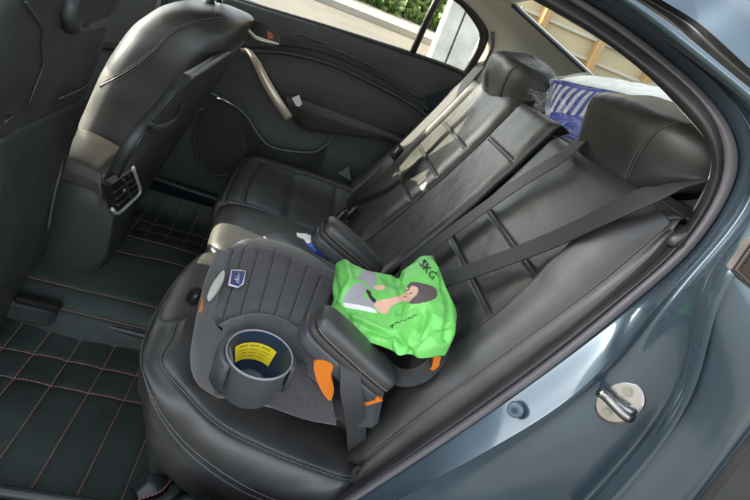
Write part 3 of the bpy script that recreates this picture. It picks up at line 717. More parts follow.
# headrests on chromed posts
def headrest(c, hw, tall=1.0):
    """a winged block: flat front face, side cheeks sweeping back, leaning forward"""
    c = V(c); up = V((-.26, 0, .965)); fr_ = V((-.965, 0, -.26)); k_ = hw/.215
    plan_ = [(.066, 0), (.065, .05), (.059, .09), (.036, .135), (.002, .172), (-.040, .196), (-.070, .190), (-.084, .155), (-.088, .09)]
    plan_ = plan_ + [(-.088, 0)] + [(a, -b_) for a, b_ in plan_[::-1]][:-1]
    rows = []
    for h, k, f in ((-.088, .55, .35), (-.087, .80, .62), (-.078, .93, .86), (-.052, 1.0, 1.0), (.0, 1.0, 1.0), (.036, .985, .97), (.060, .93, .88), (.075, .82, .66), (.081, .58, .38)):
        rows.append([c+fr_*(a*f+(.004 if a > 0 else 0))+V((0, b_*k*k_, 0))+up*(h*tall+(.010 if h > 0 else 0)*(1-(b_/.2)**2)-(.012 if h > 0 else 0)*abs(b_/.2)**3+(.055*max(0, (abs(b_)-.085)/.115) if h < -.02 else 0)) for a, b_ in plan_])
    g = Grid(rows, 46, 120, cv=True); g.disp(lambda u, v, p: .0012*noise.noise(p*20))
    hd = g.build('headrest', M['leather_soft'], seat, caps=True)
    for s in (-1, 1):
        pts = []
        for i in range(2, 44):
            t = (i-2)/41; want = .088+.045*t*t
            jb = min((j for j in range(g.nv) if (g.g[i][j]-c).dot(fr_) > -.03 and (g.g[i][j].y-c.y)*s > 0), key=lambda j: abs(abs(g.g[i][j].y-c.y)/k_-want)); pts.append(g.g[i][jb])
        pts = even(soft(pts, 42, 8), 42)
        pts = [p+(p-c).normalized()*.0012 for p in pts]
        b = MB(); b.tube(pts, .0022, 6); b.build('seam', M['leather'], hd, True)
        b = MB(); b.stitch([p+V((.004, s*.006, 0)) for p in pts], .0009); b.stitch([p+V((-.003, -s*.007, 0)) for p in pts], .0009); b.build('stitching', M['thread_grey'], hd)
        b = MB(); p0 = c+V((.02, s*.075, -.05)); p1 = p0+V((.03, 0, -.11)); b.tube([p0, p1], .0065, 12); b.build('post', M['chrome'], hd, True)
        b = MB(); b.tube([p0.lerp(p1, .66), p0.lerp(p1, .9)], .014, 16); b.build('post_sleeve', M['plastic_gloss'], hd)
    return hd
headrest((.805, .318, .932), .25)
headrest((.775, 1.030, .918), .235, 1.15)

# ================================================================== child's booster seat
bs = thing('booster_seat', 'charcoal child booster seat with padded armrests, orange belt guides and a cup holder', 'booster seat', (.25, .23, .33))
def plan(z, x0, x1, y0, y1, e=.42, n=24):
    cx, cy, a, c = (x0+x1)/2, (y0+y1)/2, (x1-x0)/2, (y1-y0)/2; sp = lambda q: math.copysign(abs(q)**e, q)
    return [V((cx+a*sp(math.cos(2*math.pi*k/n)), cy+c*sp(math.sin(2*math.pi*k/n)), z(cx+a*sp(math.cos(2*math.pi*k/n))) if callable(z) else z)) for k in range(n)]
zt = lambda x: .425-.01*math.exp(-((x-.07)/.03)**2)
g = Grid([plan(.312, .10, .43, .045, .435), plan(.325, .092, .437, .036, .445), plan(.345, .086, .440, .034, .450), plan(.360, .092, .436, .040, .444), plan(.364, .110, .42, .06, .425), plan(.364, .18, .33, .14, .30)], 50, 120, cv=True)
g.face((0, 0, 3))
shell_ = g.build('base', M['fabric'], bs, caps=True)
# mesh side wings: front rim and near side
def wing(name, px, zz, drop, mt, nu=30, nv=60):
    pass
# quilted pad with sewn channels
ptop = [(234, 250), (253, 248), (275, 252), (298, 262), (318, 275), (334, 288)]
pbot = [(208, 328), (232, 322), (257, 318), (278, 323), (296, 331), (312, 341)]
zr_ = [.428, .434, .436, .436, .436, .438]
rows = []
for t in (0, .33, .66, 1):
    r = []
    for k, ((x, y), (p, q), z) in enumerate(zip(ptop, pbot, zr_)):
        a = A(x, y, Z=z); c = A(p, q, Z=z-.004); r.append(a.lerp(c, t)+V((0, 0, -.010*math.sin(math.pi*t))))
    rows.append(r)
g = Grid(rows, 90, 150).face((0, 0, 3))
chan = [.115, .255, .40, .545, .69, .835]
def qd(u, v, p):
    x = pad(.010, .05, .035)(u, v)
    for c in chan: x -= .0075*math.exp(-((v-c)/.011)**2)
    return x + .0012*noise.noise(p*24)
g.disp(qd); gq = g
pd_o = g.build('seat_pad', M['fabric'], bs, .02)
for u0 in (0, 1):
    b = MB(); b.tube([g.pt(u0, i/60, .001) for i in range(61)], .0026, 6); b.build('piping', M['mesh_fabric'], pd_o)
# sewn brand patch
bp = [(228, 287), (231, 272), (237, 270), (246, 273), (243, 286), (238, 290)]
def on_grid(g, px, py):
    best = None
    for i in range(g.nu):
        for j in range(g.nv):
            d = CR @ (g.g[i][j]-CAM); e = (375+F*d.x/d.z-px)**2+(250+F*d.y/d.z-py)**2
            if best is None or e < best[0]: best = (e, i, j)
    return best[1], best[2]
def decal(g, poly, off, name, mt, parent):
    q = []
    for x, y in poly:
        i, j = on_grid(g, x, y); q.append(g.g[i][j]+g.nrm(i, j)*off)
    # level it a little so the patch lies as one sewn piece
    b = MB(); b.prism(q, g.nrm(*on_grid(g, *poly[0]))*.0012); return b.build(name, mt, parent), q
c_ = [(237+(x-237)*1.0, 280+(y-280)*1.0) for x, y in bp]
pt_, q = decal(gq, c_, .004, 'brand_patch', M['white'], pd_o)
_, q2 = decal(gq, [(237+(x-237)*.86, 280+(y-280)*.86) for x, y in bp], .0055, 'patch_field', M['navy'], pd_o)
def text(name, body_, c, xdir, ydir, size, mt, parent, depth=.0006, shear=0):
    cu_ = bpy.data.curves.new(name, 'FONT'); cu_.body = body_; cu_.size = size; cu_.extrude = depth; cu_.align_x = 'CENTER'; cu_.align_y = 'CENTER'; cu_.shear = shear
    to = bpy.data.objects.new(name, cu_); z = xdir.cross(ydir).normalized(); xd = xdir.normalized(); yd = z.cross(xd)
    mw = Matrix((xd, yd, z)).transposed().to_4x4(); mw.translation = c
    col.objects.link(to); bpy.context.view_layer.update()
    me = bpy.data.meshes.new_from_object(to.evaluated_get(bpy.context.evaluated_depsgraph_get())); me.transform(mw); me.materials.clear(); me.materials.append(mt)
    bpy.data.objects.remove(to)
    o = bpy.data.objects.new(name, me); col.objects.link(o); o.parent = parent; o.matrix_parent_inverse = Matrix.Translation(-parent.location)
    return o
cq = sum(q2, V())/6; xd = A(240, 270, Z=.44)-A(234, 290, Z=.44); yd = A(228, 282, Z=.44)-A(246, 284, Z=.44)
text('patch_lettering', 'chicco', cq+V((.002, 0, .0022)), xd, yd, .019, M['white'], pd_o, shear=.2)
b = MB(); b.prism([cq.lerp(p, .8)+V((.006, .008, .0018)) for p in (q2[2], q2[3], q2[3].lerp(q2[2], .5)+V((-.004, 0, 0)))], (0, 0, .0006)); b.build('patch_flash', M['red'], pd_o)
# grey ribbed mesh rims along the front and the near side, where the cup holder is let in
rim = [(214, 262), (204, 290), (195, 330), (190, 358), (196, 380), (214, 393)]
ri = [(232, 252), (220, 285), (214, 320), (226, 334), (229, 347), (231, 362)]
zo = [.40, .39, .375, .365, .36, .352]; zi = [.428, .430, .432, .436, .44, .44]
ro = [A(x, y, Z=z) for (x, y), z in zip(rim, zo)]; rin = [A(x, y, Z=z) for (x, y), z in zip(ri, zi)]
g = Grid([[V((p.x+.045, p.y+.03, .33)) for p in ro], [V((p.x+.012, p.y+.008, p.z-.016)) for p in ro], ro, [a.lerp(c, .3)+V((-.010, -.004, .018)) for a, c in zip(ro, rin)], [a.lerp(c, .65)+V((-.004, -.004, .016)) for a, c in zip(ro, rin)], rin, [p+V((.01, .004, -.02)) for p in rin]], 40, 80).face((-1, -1, 3))
g.build('front_rim', M['mesh_fabric'], bs, .008)
t1 = [(217, 325), (234, 318), (257, 315), (280, 320), (300, 331), (316, 344)]; t2 = [(225, 337), (238, 329), (258, 323), (284, 330), (302, 346), (326, 368)]
t1 = [A(x, y, Z=.425) for x, y in t1]; t2 = [A(x, y, Z=.436) for x, y in t2]
g = Grid([[p+V((0, .01, -.02)) for p in t1], t1, [a.lerp(c, .5)+V((0, 0, .012)) for a, c in zip(t1, t2)], t2, [p+V((0, -.012, -.03)) for p in t2]], 30, 60).face((0, 0, 3))
g.build('side_rim', M['mesh_fabric'], bs, .006)
# far rim, and a dark flap folded over beside it
fr1 = [(222, 256), (240, 242), (266, 240), (292, 247), (316, 258), (338, 274)]
fr2 = [(232, 252), (253, 249), (275, 253), (298, 263), (318, 276), (336, 290)]
a1 = [A(x, y, Z=.405) for x, y in fr1]; a2 = [A(x, y, Z=.43) for x, y in fr2]
g = Grid([[V((p.x, p.y+.012, .33)) for p in a1], [p+V((0, .004, -.01)) for p in a1], [a.lerp(c, .4)+V((0, 0, .014)) for a, c in zip(a1, a2)], a2, [p+V((0, -.01, -.02)) for p in a2]], 30, 60).face((0, 1, 3))
g.build('far_rim', M['mesh_fabric'], bs, .006)
# smooth side panel under the near armrest
s1 = [(262, 402), (285, 411), (310, 419), (336, 424)]; s2 = [(292, 366), (303, 362), (314, 364), (322, 372)]
s1 = [A(x, y, Z=.328) for x, y in s1]; s2 = [A(x, y, Z=.418) for x, y in s2]
g = Grid([[p+V((0, .05, -.012)) for p in s1], [p+V((0, .012, -.006)) for p in s1], s1, [a.lerp(c, .5)+V((0, -.012, .008)) for a, c in zip(s1, s2)], [a.lerp(c, .9)+V((0, -.006, .006)) for a, c in zip(s1, s2)], s2, [p+V((0, .03, 0)) for p in s2]], 30, 40).face((0, -2, 2))
g.build('side_panel', M['fabric'], bs, .008)
# cup holder: collar, tapered cup, dark inside and its yellow notice
cc = A(260, 354, Z=.448); ca = V((.02, -.10, 1)).normalized(); Mc = frame_of(ca, V((1, 0, 0)))
def ring(r, h): return [cc+Mc @ V((math.cos(2*math.pi*k/48)*r, math.sin(2*math.pi*k/48)*r, h)) for k in range(48)]
rr = (A(292, 352, Z=.448)-A(228, 354, Z=.448)).length/2
def lathe(name, pro, mt, parent, closed=False):
    g = Grid.__new__(Grid); g.g = [ring(r, h) for r, h in pro]; g.nu, g.nv, g.cu, g.cv, g.flip = len(pro), 48, False, True, False
    o = g.build(name, mt, parent); return fixn(o)
cup = lathe('cup_holder', [(rr*.55, -.082), (rr*.82, -.081), (rr*.88, -.074), (rr*.95, -.03), (rr*1.0, -.004), (rr*1.005, 0), (rr*.985, .002), (rr*.955, 0)], M['cup'], bs)
lathe('cup_lining', [(rr*.957, .0005), (rr*.93, -.008), (rr*.60, -.066), (rr*.50, -.073), (.0005, -.074)], M['cup_in'], cup)
lathe('cup_rim', [(rr*1.008, -.001), (rr*1.008, .0018), (rr*.99, .0028), (rr*.962, .0018), (rr*.958, -.001)], mat('pale_cup_rim', (.20, .22, .235), .3), cup)
# collar hugging the cup's far side
gco = Grid.__new__(Grid); angs = [R(80)+R(232)*k/40 for k in range(41)]; tap = lambda t: max(0, math.sin(math.pi*min(max((t-R(80))/R(232), 0), 1)))**.4
gco.g = [[cc+Mc @ V((math.cos(t)*rr*(1+(q-1)*tap(t)), math.sin(t)*rr*(1+(q-1)*tap(t)), h)) for t in angs] for q, h in ((1.0, -.010), (1.10, -.007), (1.16, -.010), (1.22, -.020), (1.25, -.06))]
gco.nu, gco.nv, gco.cu, gco.cv, gco.flip = 5, 41, False, False, False
gco.face(CAM); gco.build('cup_collar', M['cup'], bs, .004)
# label bent round the inner wall
lv = []; NL = 14
for k in range(NL):
    for z in (-.020, -.050):
        t = R(240)+(R(140)-R(240))*k/(NL-1); r = rr*(.93-.33*(-z-.008)/.058)-.0012
        lv.append(cc+Mc @ V((math.cos(t)*r, math.sin(t)*r, z)))
newobj('warning_label', lv, [(2*k, 2*k+1, 2*k+3, 2*k+2) for k in range(NL-1)], M['yellow'], cup)
b = MB()
for zz, t0, t1, th in ((-.0235, 232, 148, .0030), (-.0310, 234, 146, .0014), (-.0365, 232, 152, .0014), (-.0420, 230, 158, .0014)):
    for k in range(16):
        if (k*7) % 5 == 0: continue
        t = R(t0+(t1-t0)*k/16); t2 = R(t0+(t1-t0)*(k+.75)/16); r = rr*(.93-.33*(-zz-.008)/.058)-.0022
        P_ = lambda t, z: cc+Mc @ V((math.cos(t)*r, math.sin(t)*r, z))
        b.add([P_(t, zz), P_(t2, zz), P_(t2, zz-th), P_(t, zz-th)], [(0, 1, 2, 3)])
b.build('label_print', mat('label_brown_print', (.25, .17, .02), .6), cup)
# armrests: slanted padded arms, leather pad above a grey shell, piping between
def armrest(y0, pr0, pr1, lean):
    """pr0/pr1: front and rear end of the axis in the X-Z plane"""
    a0, a1 = V((pr0[0], y0, pr0[1])), V((pr1[0], y0+lean, pr1[1])); ax = a1-a0; Ln = ax.length; d = ax.normalized(); sdv = V((0, 1, 0)); upv = d.cross(sdv); upv = -upv if upv.z < 0 else upv; upv.normalize()
    def sec(t, wd, hu, hd, e=.6):
        c = a0+ax*t; r = []
        for k in range(28):
            th = 2*math.pi*k/28; x = math.copysign(abs(math.cos(th))**e, math.cos(th))*wd; y = math.sin(th); y = math.copysign(abs(y)**e, y)*(hu if y > 0 else hd)
            r.append(c+sdv*x+upv*y)
        return r
    def body_(hu, hd, w_, name, mt, parent, dz=0, e=.6):
        st_ = [(-.12, .12), (-.115, .45), (-.08, .78), (.0, .97), (.15, 1.05), (.4, 1.05), (.7, 1.0), (.92, .92), (1.02, .78), (1.06, .5), (1.065, .15)]
        g = Grid([[p+upv*dz for p in sec(t, w_*k, hu*k**.7, hd*k**.7, e)] for t, k in st_], 60, 56, cv=True)
        return g.build(name, mt, parent, caps=True), g
    sh, _ = body_(.012, .024, .036, 'armrest', M['grey_plastic'], bs, -.020)
    mid_, _ = body_(.009, .009, .0365, 'armrest_piping', mat('brown_grey_band', (.045, .038, .036), .6) if 'brown_grey_band' not in bpy.data.materials else bpy.data.materials['brown_grey_band'], sh, -.004)
    pd2, gp2 = body_(.026, .004, .037, 'armrest_pad', M['leather'], sh, .008, .72)
    b = MB(); b.tube([a0+ax*t+sdv*(-.037*k)+upv*(.0075) for t, k in ((-.08, .80), (0, 1.0), (.15, 1.06), (.4, 1.06), (.7, 1.01), (.92, .94), (1.02, .8))], .0012, 6); b.build('armrest_seam', M['thread_grey'], sh)
    return sh
armrest(.058, (.285, .498), (.425, .415), .0)
armrest(.415, (.290, .515), (.425, .450), .0)
b = MB(); b.box((.405, .055, .37), (.07, .045, .12), Matrix.Rotation(R(-12), 3, 'Y'), bev=.012); b.build('armrest_bracket', M['grey_plastic'], bs)
b = MB(); b.box((.41, .415, .40), (.07, .045, .12), Matrix.Rotation(R(-12), 3, 'Y'), bev=.012); b.build('armrest_bracket', M['grey_plastic'], bs)
# orange belt guides
def plate(name, px, Y, th, mt, parent, n=0, dy=0):
    p = [A(x, y, Y=Y) for x, y in px]
    if n: p = curve(p, n, True)
    b = MB(); b.prism(p, (0, th, 0)); return b.build(name, mt, parent)
plate('belt_guide', [(314, 363), (324, 361), (333, 366), (331, 376), (334, 390), (330, 401), (322, 392), (316, 378)], .018, .02, M['orange'], bs, 30)
plate('belt_guide', [(361, 385), (383, 401), (366, 406), (364, 403), (376, 400), (362, 390)], .03, .012, M['orange'], bs)
plate('belt_guide', [(434, 356), (441, 357), (439, 366), (428, 376), (424, 375), (432, 367)], .06, .012, M['orange'], bs)
b = MB(); b.prism([A(x, y, Y=.036) for x, y in ((362, 390), (376, 400), (364, 403))], (0, .01, 0)); gd2 = b.build('guide_window', M['ink'], bs)
b = MB(); b.prism([A(x, y, Y=.035) for x, y in ((363, 394), (367, 396), (367, 398), (363, 397))], (0, .004, 0)); b.build('guide_mark', M['red'], bs)
# front strap: black knob, orange clip and cream tab
kc = A(197, 298, Z=.375); kn = V((-.75, -.25, .6)).normalized(); Mk = frame_of(kn)
b = MB(); disc(b, kc, kn, .019, .018, .012, Mx=Mk); disc(b, kc+kn*.012, kn, .018, .012, .004, Mx=Mk); b.build('strap_knob', M['plastic_gloss'], bs)
b = MB(); b.prism([A(x, y, Z=.418) for x, y in ((205, 296), (209, 299), (205, 313), (200, 314))], (-.003, -.002, .005)); b.build('strap_clip', M['orange'], bs)
tb = curve([A(x, y, Z=.437) for x, y in ((208, 298), (214, 284), (224, 272), (224, 280), (217, 293), (210, 301))], 36, True)
b = MB(); b.prism(tb, (-.002, -.001, .004)); b.build('strap_tab', M['cream_plastic'], bs)
# dark grey flap folded out on the far side
fl = [[A(x, y, Z=z) for x, y, z in r] for r in (((263, 236, .40), (278, 232, .405), (296, 236, .405), (308, 242, .40)), ((272, 243, .405), (287, 241, .415), (302, 244, .41), (314, 252, .405)), ((284, 250, .41), (298, 250, .415), (310, 254, .415), (324, 262, .41)))]
Grid(fl, 20, 30).face((0, 0, 3)).build('side_flap', M['grey_plastic'], bs, .006)

# blue and white packet lying between the booster and the far seat
pk = [[A(x, y, Z=z) for x, y, z in r] for r in (((297, 232, .385), (310, 235, .395), (322, 240, .395), (330, 246, .38)), ((298, 237, .39), (308, 242, .41), (320, 248, .41), (333, 256, .39)), ((303, 243, .38), (309, 249, .40), (322, 256, .40), (334, 262, .38)))]
g = Grid(pk, 30, 40).face((0, 0, 3)); g.disp(lambda u, v, p: .004*noise.noise(p*60))
pkt = g.build('plastic_packet', M['blue'], None, .004); tag(pkt, 'crumpled blue and white plastic packet lying between the booster and the far seat', 'packet')
pkt.data.materials.append(M['white'])
for f in pkt.data.polygons:
    q = CR @ (f.center-CAM); x, y = 375+F*q.x/q.z, 250+F*q.y/q.z
    if y < 241+(x-305)*.38 + 1.5*math.sin(x*.7): f.material_index = 1

# ================================================================== green shopping bag slumped on the booster
BPn = V((-.50, -.30, .80)).normalized(); bc = BPn.dot(V((.33, .20, .482)))
bag_px = [
 [(333, 262), (341, 259), (352, 262), (366, 269), (378, 273), (392, 275), (401, 274), (410, 263), (420, 254), (435, 252)],
 [(331, 274), (342, 273), (355, 276), (368, 280), (381, 285), (394, 285), (406, 281), (417, 276), (429, 270), (443, 270)],
 [(329, 288), (341, 290), (355, 291), (369, 293), (383, 296), (397, 297), (410, 294), (422, 290), (437, 288), (451, 288)],
 [(329, 300), (342, 302), (356, 304), (370, 306), (384, 309), (398, 312), (412, 311), (427, 308), (443, 306), (460, 307)],
 [(322, 309), (336, 313), (352, 316), (368, 320), (384, 325), (399, 329), (414, 330), (430, 328), (446, 326), (461, 322)],
 [(311, 315), (328, 321), (346, 326), (364, 332), (381, 338), (396, 343), (411, 346), (427, 346), (443, 344), (457, 341)],
 [(304, 318), (322, 326), (342, 332), (360, 339), (377, 347), (392, 353), (406, 357), (421, 361), (434, 361), (447, 358)]]
hts = [[-.035, -.02, -.01, -.01, -.02, -.035, -.03, -.02, -.02, -.035], [-.01, .01, .015, .008, 0, -.015, 0, .01, .005, -.01], [-.005, .016, .022, .018, .008, .005, .015, .02, .018, -.005], [-.006, .014, .022, .02, .012, .016, .024, .028, .024, 0], [-.01, .006, .016, .02, .02, .022, .028, .032, .026, 0], [-.015, -.002, .006, .012, .018, .022, .028, .028, .016, -.01], [-.02, -.012, -.006, 0, .004, .008, .008, .004, -.006, -.03]]
def bpt(x, y, h): return A(x, y, P=(BPn, bc+h))
g = Grid([[bpt(x, y, h) for (x, y), h in zip(r, hh)] for r, hh in zip(bag_px, hts)], 200, 260).face(CAM)
FOLD = [((332, 262), (338, 296), (326, 312), .010, .010), ((397, 276), (404, 300), (399, 312), .011, .010), ((368, 330), (398, 336), (412, 357), .010, .009), ((425, 316), (420, 335), (410, 352), .010, .010), ((346, 262), (352, 283), (343, 304), .006, -.008), ((440, 275), (448, 300), (446, 340), .007, .007), ((356, 318), (392, 334), (402, 354), .006, -.007), ((418, 345), (434, 330), (452, 326), .005, .006)]
def segd(x, y, a, c):
    ax_, ay_ = a; dx, dy = c[0]-ax_, c[1]-ay_; t = max(0, min(1, ((x-ax_)*dx+(y-ay_)*dy)/(dx*dx+dy*dy))); return math.hypot(x-ax_-dx*t, y-ay_-dy*t)
def P2(p):
    q = CR @ (p-CAM); return 375+F*q.x/q.z, 250+F*q.y/q.z
def bagd(u, v, p):
    x, y = P2(p); r = 0
    for a, m_, c, dp, wd in FOLD:
        d = min(segd(x, y, a, m_), segd(x, y, m_, c)); r -= math.copysign(dp, wd)*math.exp(-(d/(abs(wd)*420))**2)
    q = p*16; r += .009*(1-abs(noise.noise(p*9+V((2, 5, 1))))*2.4) + .0022*(1-abs(noise.noise(p*24+V((8, 1, 4))))*2.4)
    e = min(u, 1-u, v, 1-v); return r*sm(e/.06) - .018*(1-math.sqrt(min(1, e/.07)*(2-min(1, e/.07))))
g.disp(bagd)
bag = g.build('shopping_bag', M['green'], None, .004)
tag(bag, 'crumpled bright green shopping bag printed with a dark haired girl, slumped on the booster seat', 'bag')
for k in ('shirt', 'skin', 'hair', 'ink', 'white'): bag.data.materials.append(M[k])
bag.data.materials.append(mat('darker_green_hem', (.04, .36, .05), .5))
def inpoly(x, y, p):
    r = False; j = len(p)-1
    for i in range(len(p)):
        if (p[i][1] > y) != (p[j][1] > y) and x < (p[j][0]-p[i][0])*(y-p[i][1])/(p[j][1]-p[i][1])+p[i][0]: r = not r
        j = i
    return r
ART = [(1, [(347, 292), (355, 284), (363, 283), (367, 290), (364, 297), (372, 300), (374, 309), (364, 308), (347, 305), (343, 300)]), (1, [(360, 274), (366, 270), (374, 271), (377, 279), (374, 287), (370, 290), (366, 283), (358, 279)]),
       (5, [(345, 303), (364, 306), (374, 309), (376, 313), (360, 310), (345, 307)]),
       (2, [(375, 302), (395, 297), (405, 293), (406, 288), (412, 284), (418, 283), (423, 288), (420, 296), (412, 302), (403, 301), (392, 306), (386, 314), (378, 311)]),
       (3, [(407, 286), (412, 282), (421, 283), (432, 286), (437, 291), (436, 298), (426, 302), (416, 304), (409, 303), (412, 299), (417, 294), (418, 288), (412, 286), (409, 289)]),
       (4, [(366, 290), (370, 291), (372, 296), (376, 300), (374, 303), (369, 297)]), (2, [(374, 287), (380, 285), (386, 286), (384, 289), (377, 290)])]
STK = [
       ([(393, 325), (396, 322.5), (399, 323), (402, 320), (405, 321), (408, 318), (411, 318), (414, 315.5), (418, 314.5)], .4), ([(390, 327), (393, 325), (392, 328)], .6)]
ART = [(mi, [(p.x, p.y) for p in curve([V((x, y, 0)) for x, y in po], 48, True)]) for mi, po in ART]
HEM = [([(333, 262), (338, 284), (331, 300), (326, 308)], 1.6)]
for f in bag.data.polygons:
    if f.index >= 199*259: break
    x, y = P2(f.center)
    for mi, po in ART:
        if inpoly(x, y, po): f.material_index = mi
    if 402 < x < 414 and 285 < y < 303 and f.material_index == 2:
        if min(segd(x, y, (406, 290.5), (409, 289.5)), segd(x, y, (409.5, 294), (412, 292.5)), segd(x, y, (403.5, 296.5), (406, 297))) < .55: f.material_index = 3
    for pl_, w_ in STK:
        if 385 < x < 440 and min(segd(x, y, a, c) for a, c in zip(pl_, pl_[1:])) < w_: f.material_index = 4
def print_text(name, word, cpx, xd, yd, size, mt):
    """lettering laid on the cloth: every corner of the letters is set down on the bag's surface"""
    import numpy as np
    G_ = np.array([[tuple(p) for p in r] for r in g.g]); d = (G_-np.array(CAM)) @ np.array(CR).T
    PX, PY = 375+F*d[..., 0]/d[..., 2], 250+F*d[..., 1]/d[..., 2]
    cu_ = bpy.data.curves.new(name, 'FONT'); cu_.body = word; cu_.size = size; cu_.align_x = 'CENTER'; cu_.align_y = 'CENTER'; cu_.resolution_u = 3
    to = bpy.data.objects.new(name, cu_); col.objects.link(to); bpy.context.view_layer.update()
    me = bpy.data.meshes.new_from_object(to.evaluated_get(bpy.context.evaluated_depsgraph_get())); bpy.data.objects.remove(to)
    import bmesh
    bm = bmesh.new(); bm.from_mesh(me); bmesh.ops.triangulate(bm, faces=bm.faces); bmesh.ops.subdivide_edges(bm, edges=bm.edges, cuts=2, use_grid_fill=True); bm.to_mesh(me); bm.free()
    for v_ in me.vertices:
        x = cpx[0]+xd[0]*v_.co.x+yd[0]*v_.co.y; y = cpx[1]+xd[1]*v_.co.x+yd[1]*v_.co.y
        i, j = np.unravel_index(np.argmin((PX-x)**2+(PY-y)**2), PX.shape); i, j = int(i), int(j)
        q = g.g[i][j]+g.nrm(i, j)*.0030; w_ = A(x, y, P=(g.nrm(i, j), g.nrm(i, j).dot(q))); v_.co = w_ if (w_-q).length < .006 else q
    me.materials.clear(); me.materials.append(mt); o = bpy.data.objects.new(name, me); col.objects.link(o); o.parent = bag; return o
print_text('lettering', 'SKG', (428, 270), (.66, .75), (.70, -.62), 11.5, M['ink'])
print_text('small_lettering', 'www ~ mn uw', (405, 320.5), (.93, -.36), (.3, .9*-1), 4.2, M['ink']) if False else None
# ================================================================== seat belts
def belt(name, label, pts, wid, mt, grp='seat belts across the rear bench', n=60, th=.0022, wob=.0006):
    t = thing(name, label, 'seat belt', tuple(pts[0]), grp)
    c = curve(pts, n); sides = []
    for i in range(n):
        d = (c[min(i+1, n-1)]-c[max(i-1, 0)]).normalized(); nn = wid[1](i/(n-1)) if callable(wid[1]) else wid[1]
        s_ = d.cross(nn).normalized()*wid[0]; sides.append(s_)
    g = Grid.__new__(Grid); g.g = [[c[i]+sides[i]*k for k in (-1, -.94, -.5, 0, .5, .94, 1)] for i in range(n)]; g.nu, g.nv, g.cu, g.cv, g.flip = n, 7, False, False, False
    g.face(CAM); g.build('webbing', mt, t, th); return t
def onb(x, y, h):
    p = A(x, y, X=.6)
    for _ in range(30):
        zb = p.z-h*.475; q = V((xb(zb), 0, zb))+BN*h; n = V((-1, 0, (xb(zb+.01)-xb(zb-.01))/.02)); p = A(x, y, P=(n, n.dot(q)))
    return p
nb = belt('seat_belt', 'black seat belt running from the near shoulder down behind the green bag', [onb(712, 178, -.03), onb(680, 184, .03), onb(652, 193, .062), onb(610, 212, .068), onb(560, 236, .056), onb(505, 258, .045), onb(455, 276, .05), onb(420, 288, .05)], (.024, BN), M['belt'])
cb2 = belt('seat_belt', 'grey looking centre belt lying diagonally from the headrest gap to the bag', [onb(578, 142, .02), onb(560, 157, .040), onb(520, 182, .040), onb(470, 217, .040), onb(425, 250, .042), onb(400, 268, .03)], (.024, BN), M['belt_grey'])
fb = belt('seat_belt', 'far outer belt hanging beside the far door with its buckle tongue', [onb(480, 66, .09), onb(462, 86, .10), onb(437, 112, .10), onb(401, 148, .10), onb(380, 172, .09), onb(350, 200, .05), onb(338, 214, .02)], (.024, (BN+V((0, -.25, 0))).normalized()), M['belt'])
tp = onb(396, 151, .112); Mt = frame_of(BN)
dirb = (onb(437, 112, .10)-onb(380, 172, .09)).normalized(); sb = dirb.cross(BN).normalized(); Mt = Matrix((sb, dirb, BN)).transposed()
b = MB(); b.box(tp, (.058, .05, .012), Mt, bev=.004); tg = b.build('tongue', M['plastic_gloss'], fb)
b = MB(); b.box(tp+dirb*.002+BN*.006, (.034, .026, .004), Mt, bev=.001); b.build('tongue_plate', M['zinc'], tg)
b = MB(); b.box(tp+dirb*.002+BN*.008, (.024, .012, .003), Mt, bev=.001); b.build('tongue_slot', M['plastic_gloss'], tg)
# lap part of the near belt: twisted round the armrest and down into the gap
lap = belt('lap_belt', 'slack lap belt looped round the near armrest and down into the seat gap', [A(350, 360, Y=.03), A(351, 374, Y=.018), A(351, 390, Y=.010), A(354, 408, Y=.012), A(356, 426, Y=.03), A(357, 444, Y=.055), A(357, 449, Y=.11), A(357, 452, Y=.16)], (.019, V((.3, -1, .1)).normalized()), M['belt_grey'], None)
lap2 = belt('lap_belt', 'black lap belt crossing under the green bag towards the orange guide', [A(376, 356, Y=.10), A(390, 372, Y=.075), A(405, 378, Y=.06), A(422, 374, Y=.055), A(436, 362, Y=.07), A(450, 345, Y=.10)], (.016, V((.1, -.8, .6)).normalized()), M['belt'], None)
for (x, y, z), lab in (((352, 212, .355), 'black belt buckle standing in the far seat gap'), ((341, 216, .35), 'second black belt buckle beside the far seat gap')):
    p = A(x, y, Z=z); bk = thing('belt_buckle', lab, 'buckle', tuple(p-V((0, 0, .03))), 'buckles in the seat gap')
    Mb = Matrix.Rotation(R(25), 3, 'Y')
    b = MB(); b.box(p, (.022, .034, .055), Mb, bev=.005); b.build('buckle_body', M['plastic_gloss'], bk)
    b = MB(); b.box(p+Mb @ V((-.0, 0, .0285)), (.014, .026, .004), Mb, bev=.001); b.build('release_button', M['zinc'], bk)
for x, y in ((370, 201), (385, 229)):
    p = onb(x, y, .012); b = MB(); disc(b, p, BN, .006, .005, .006); b.build('anchor_button', M['zinc'], seat)

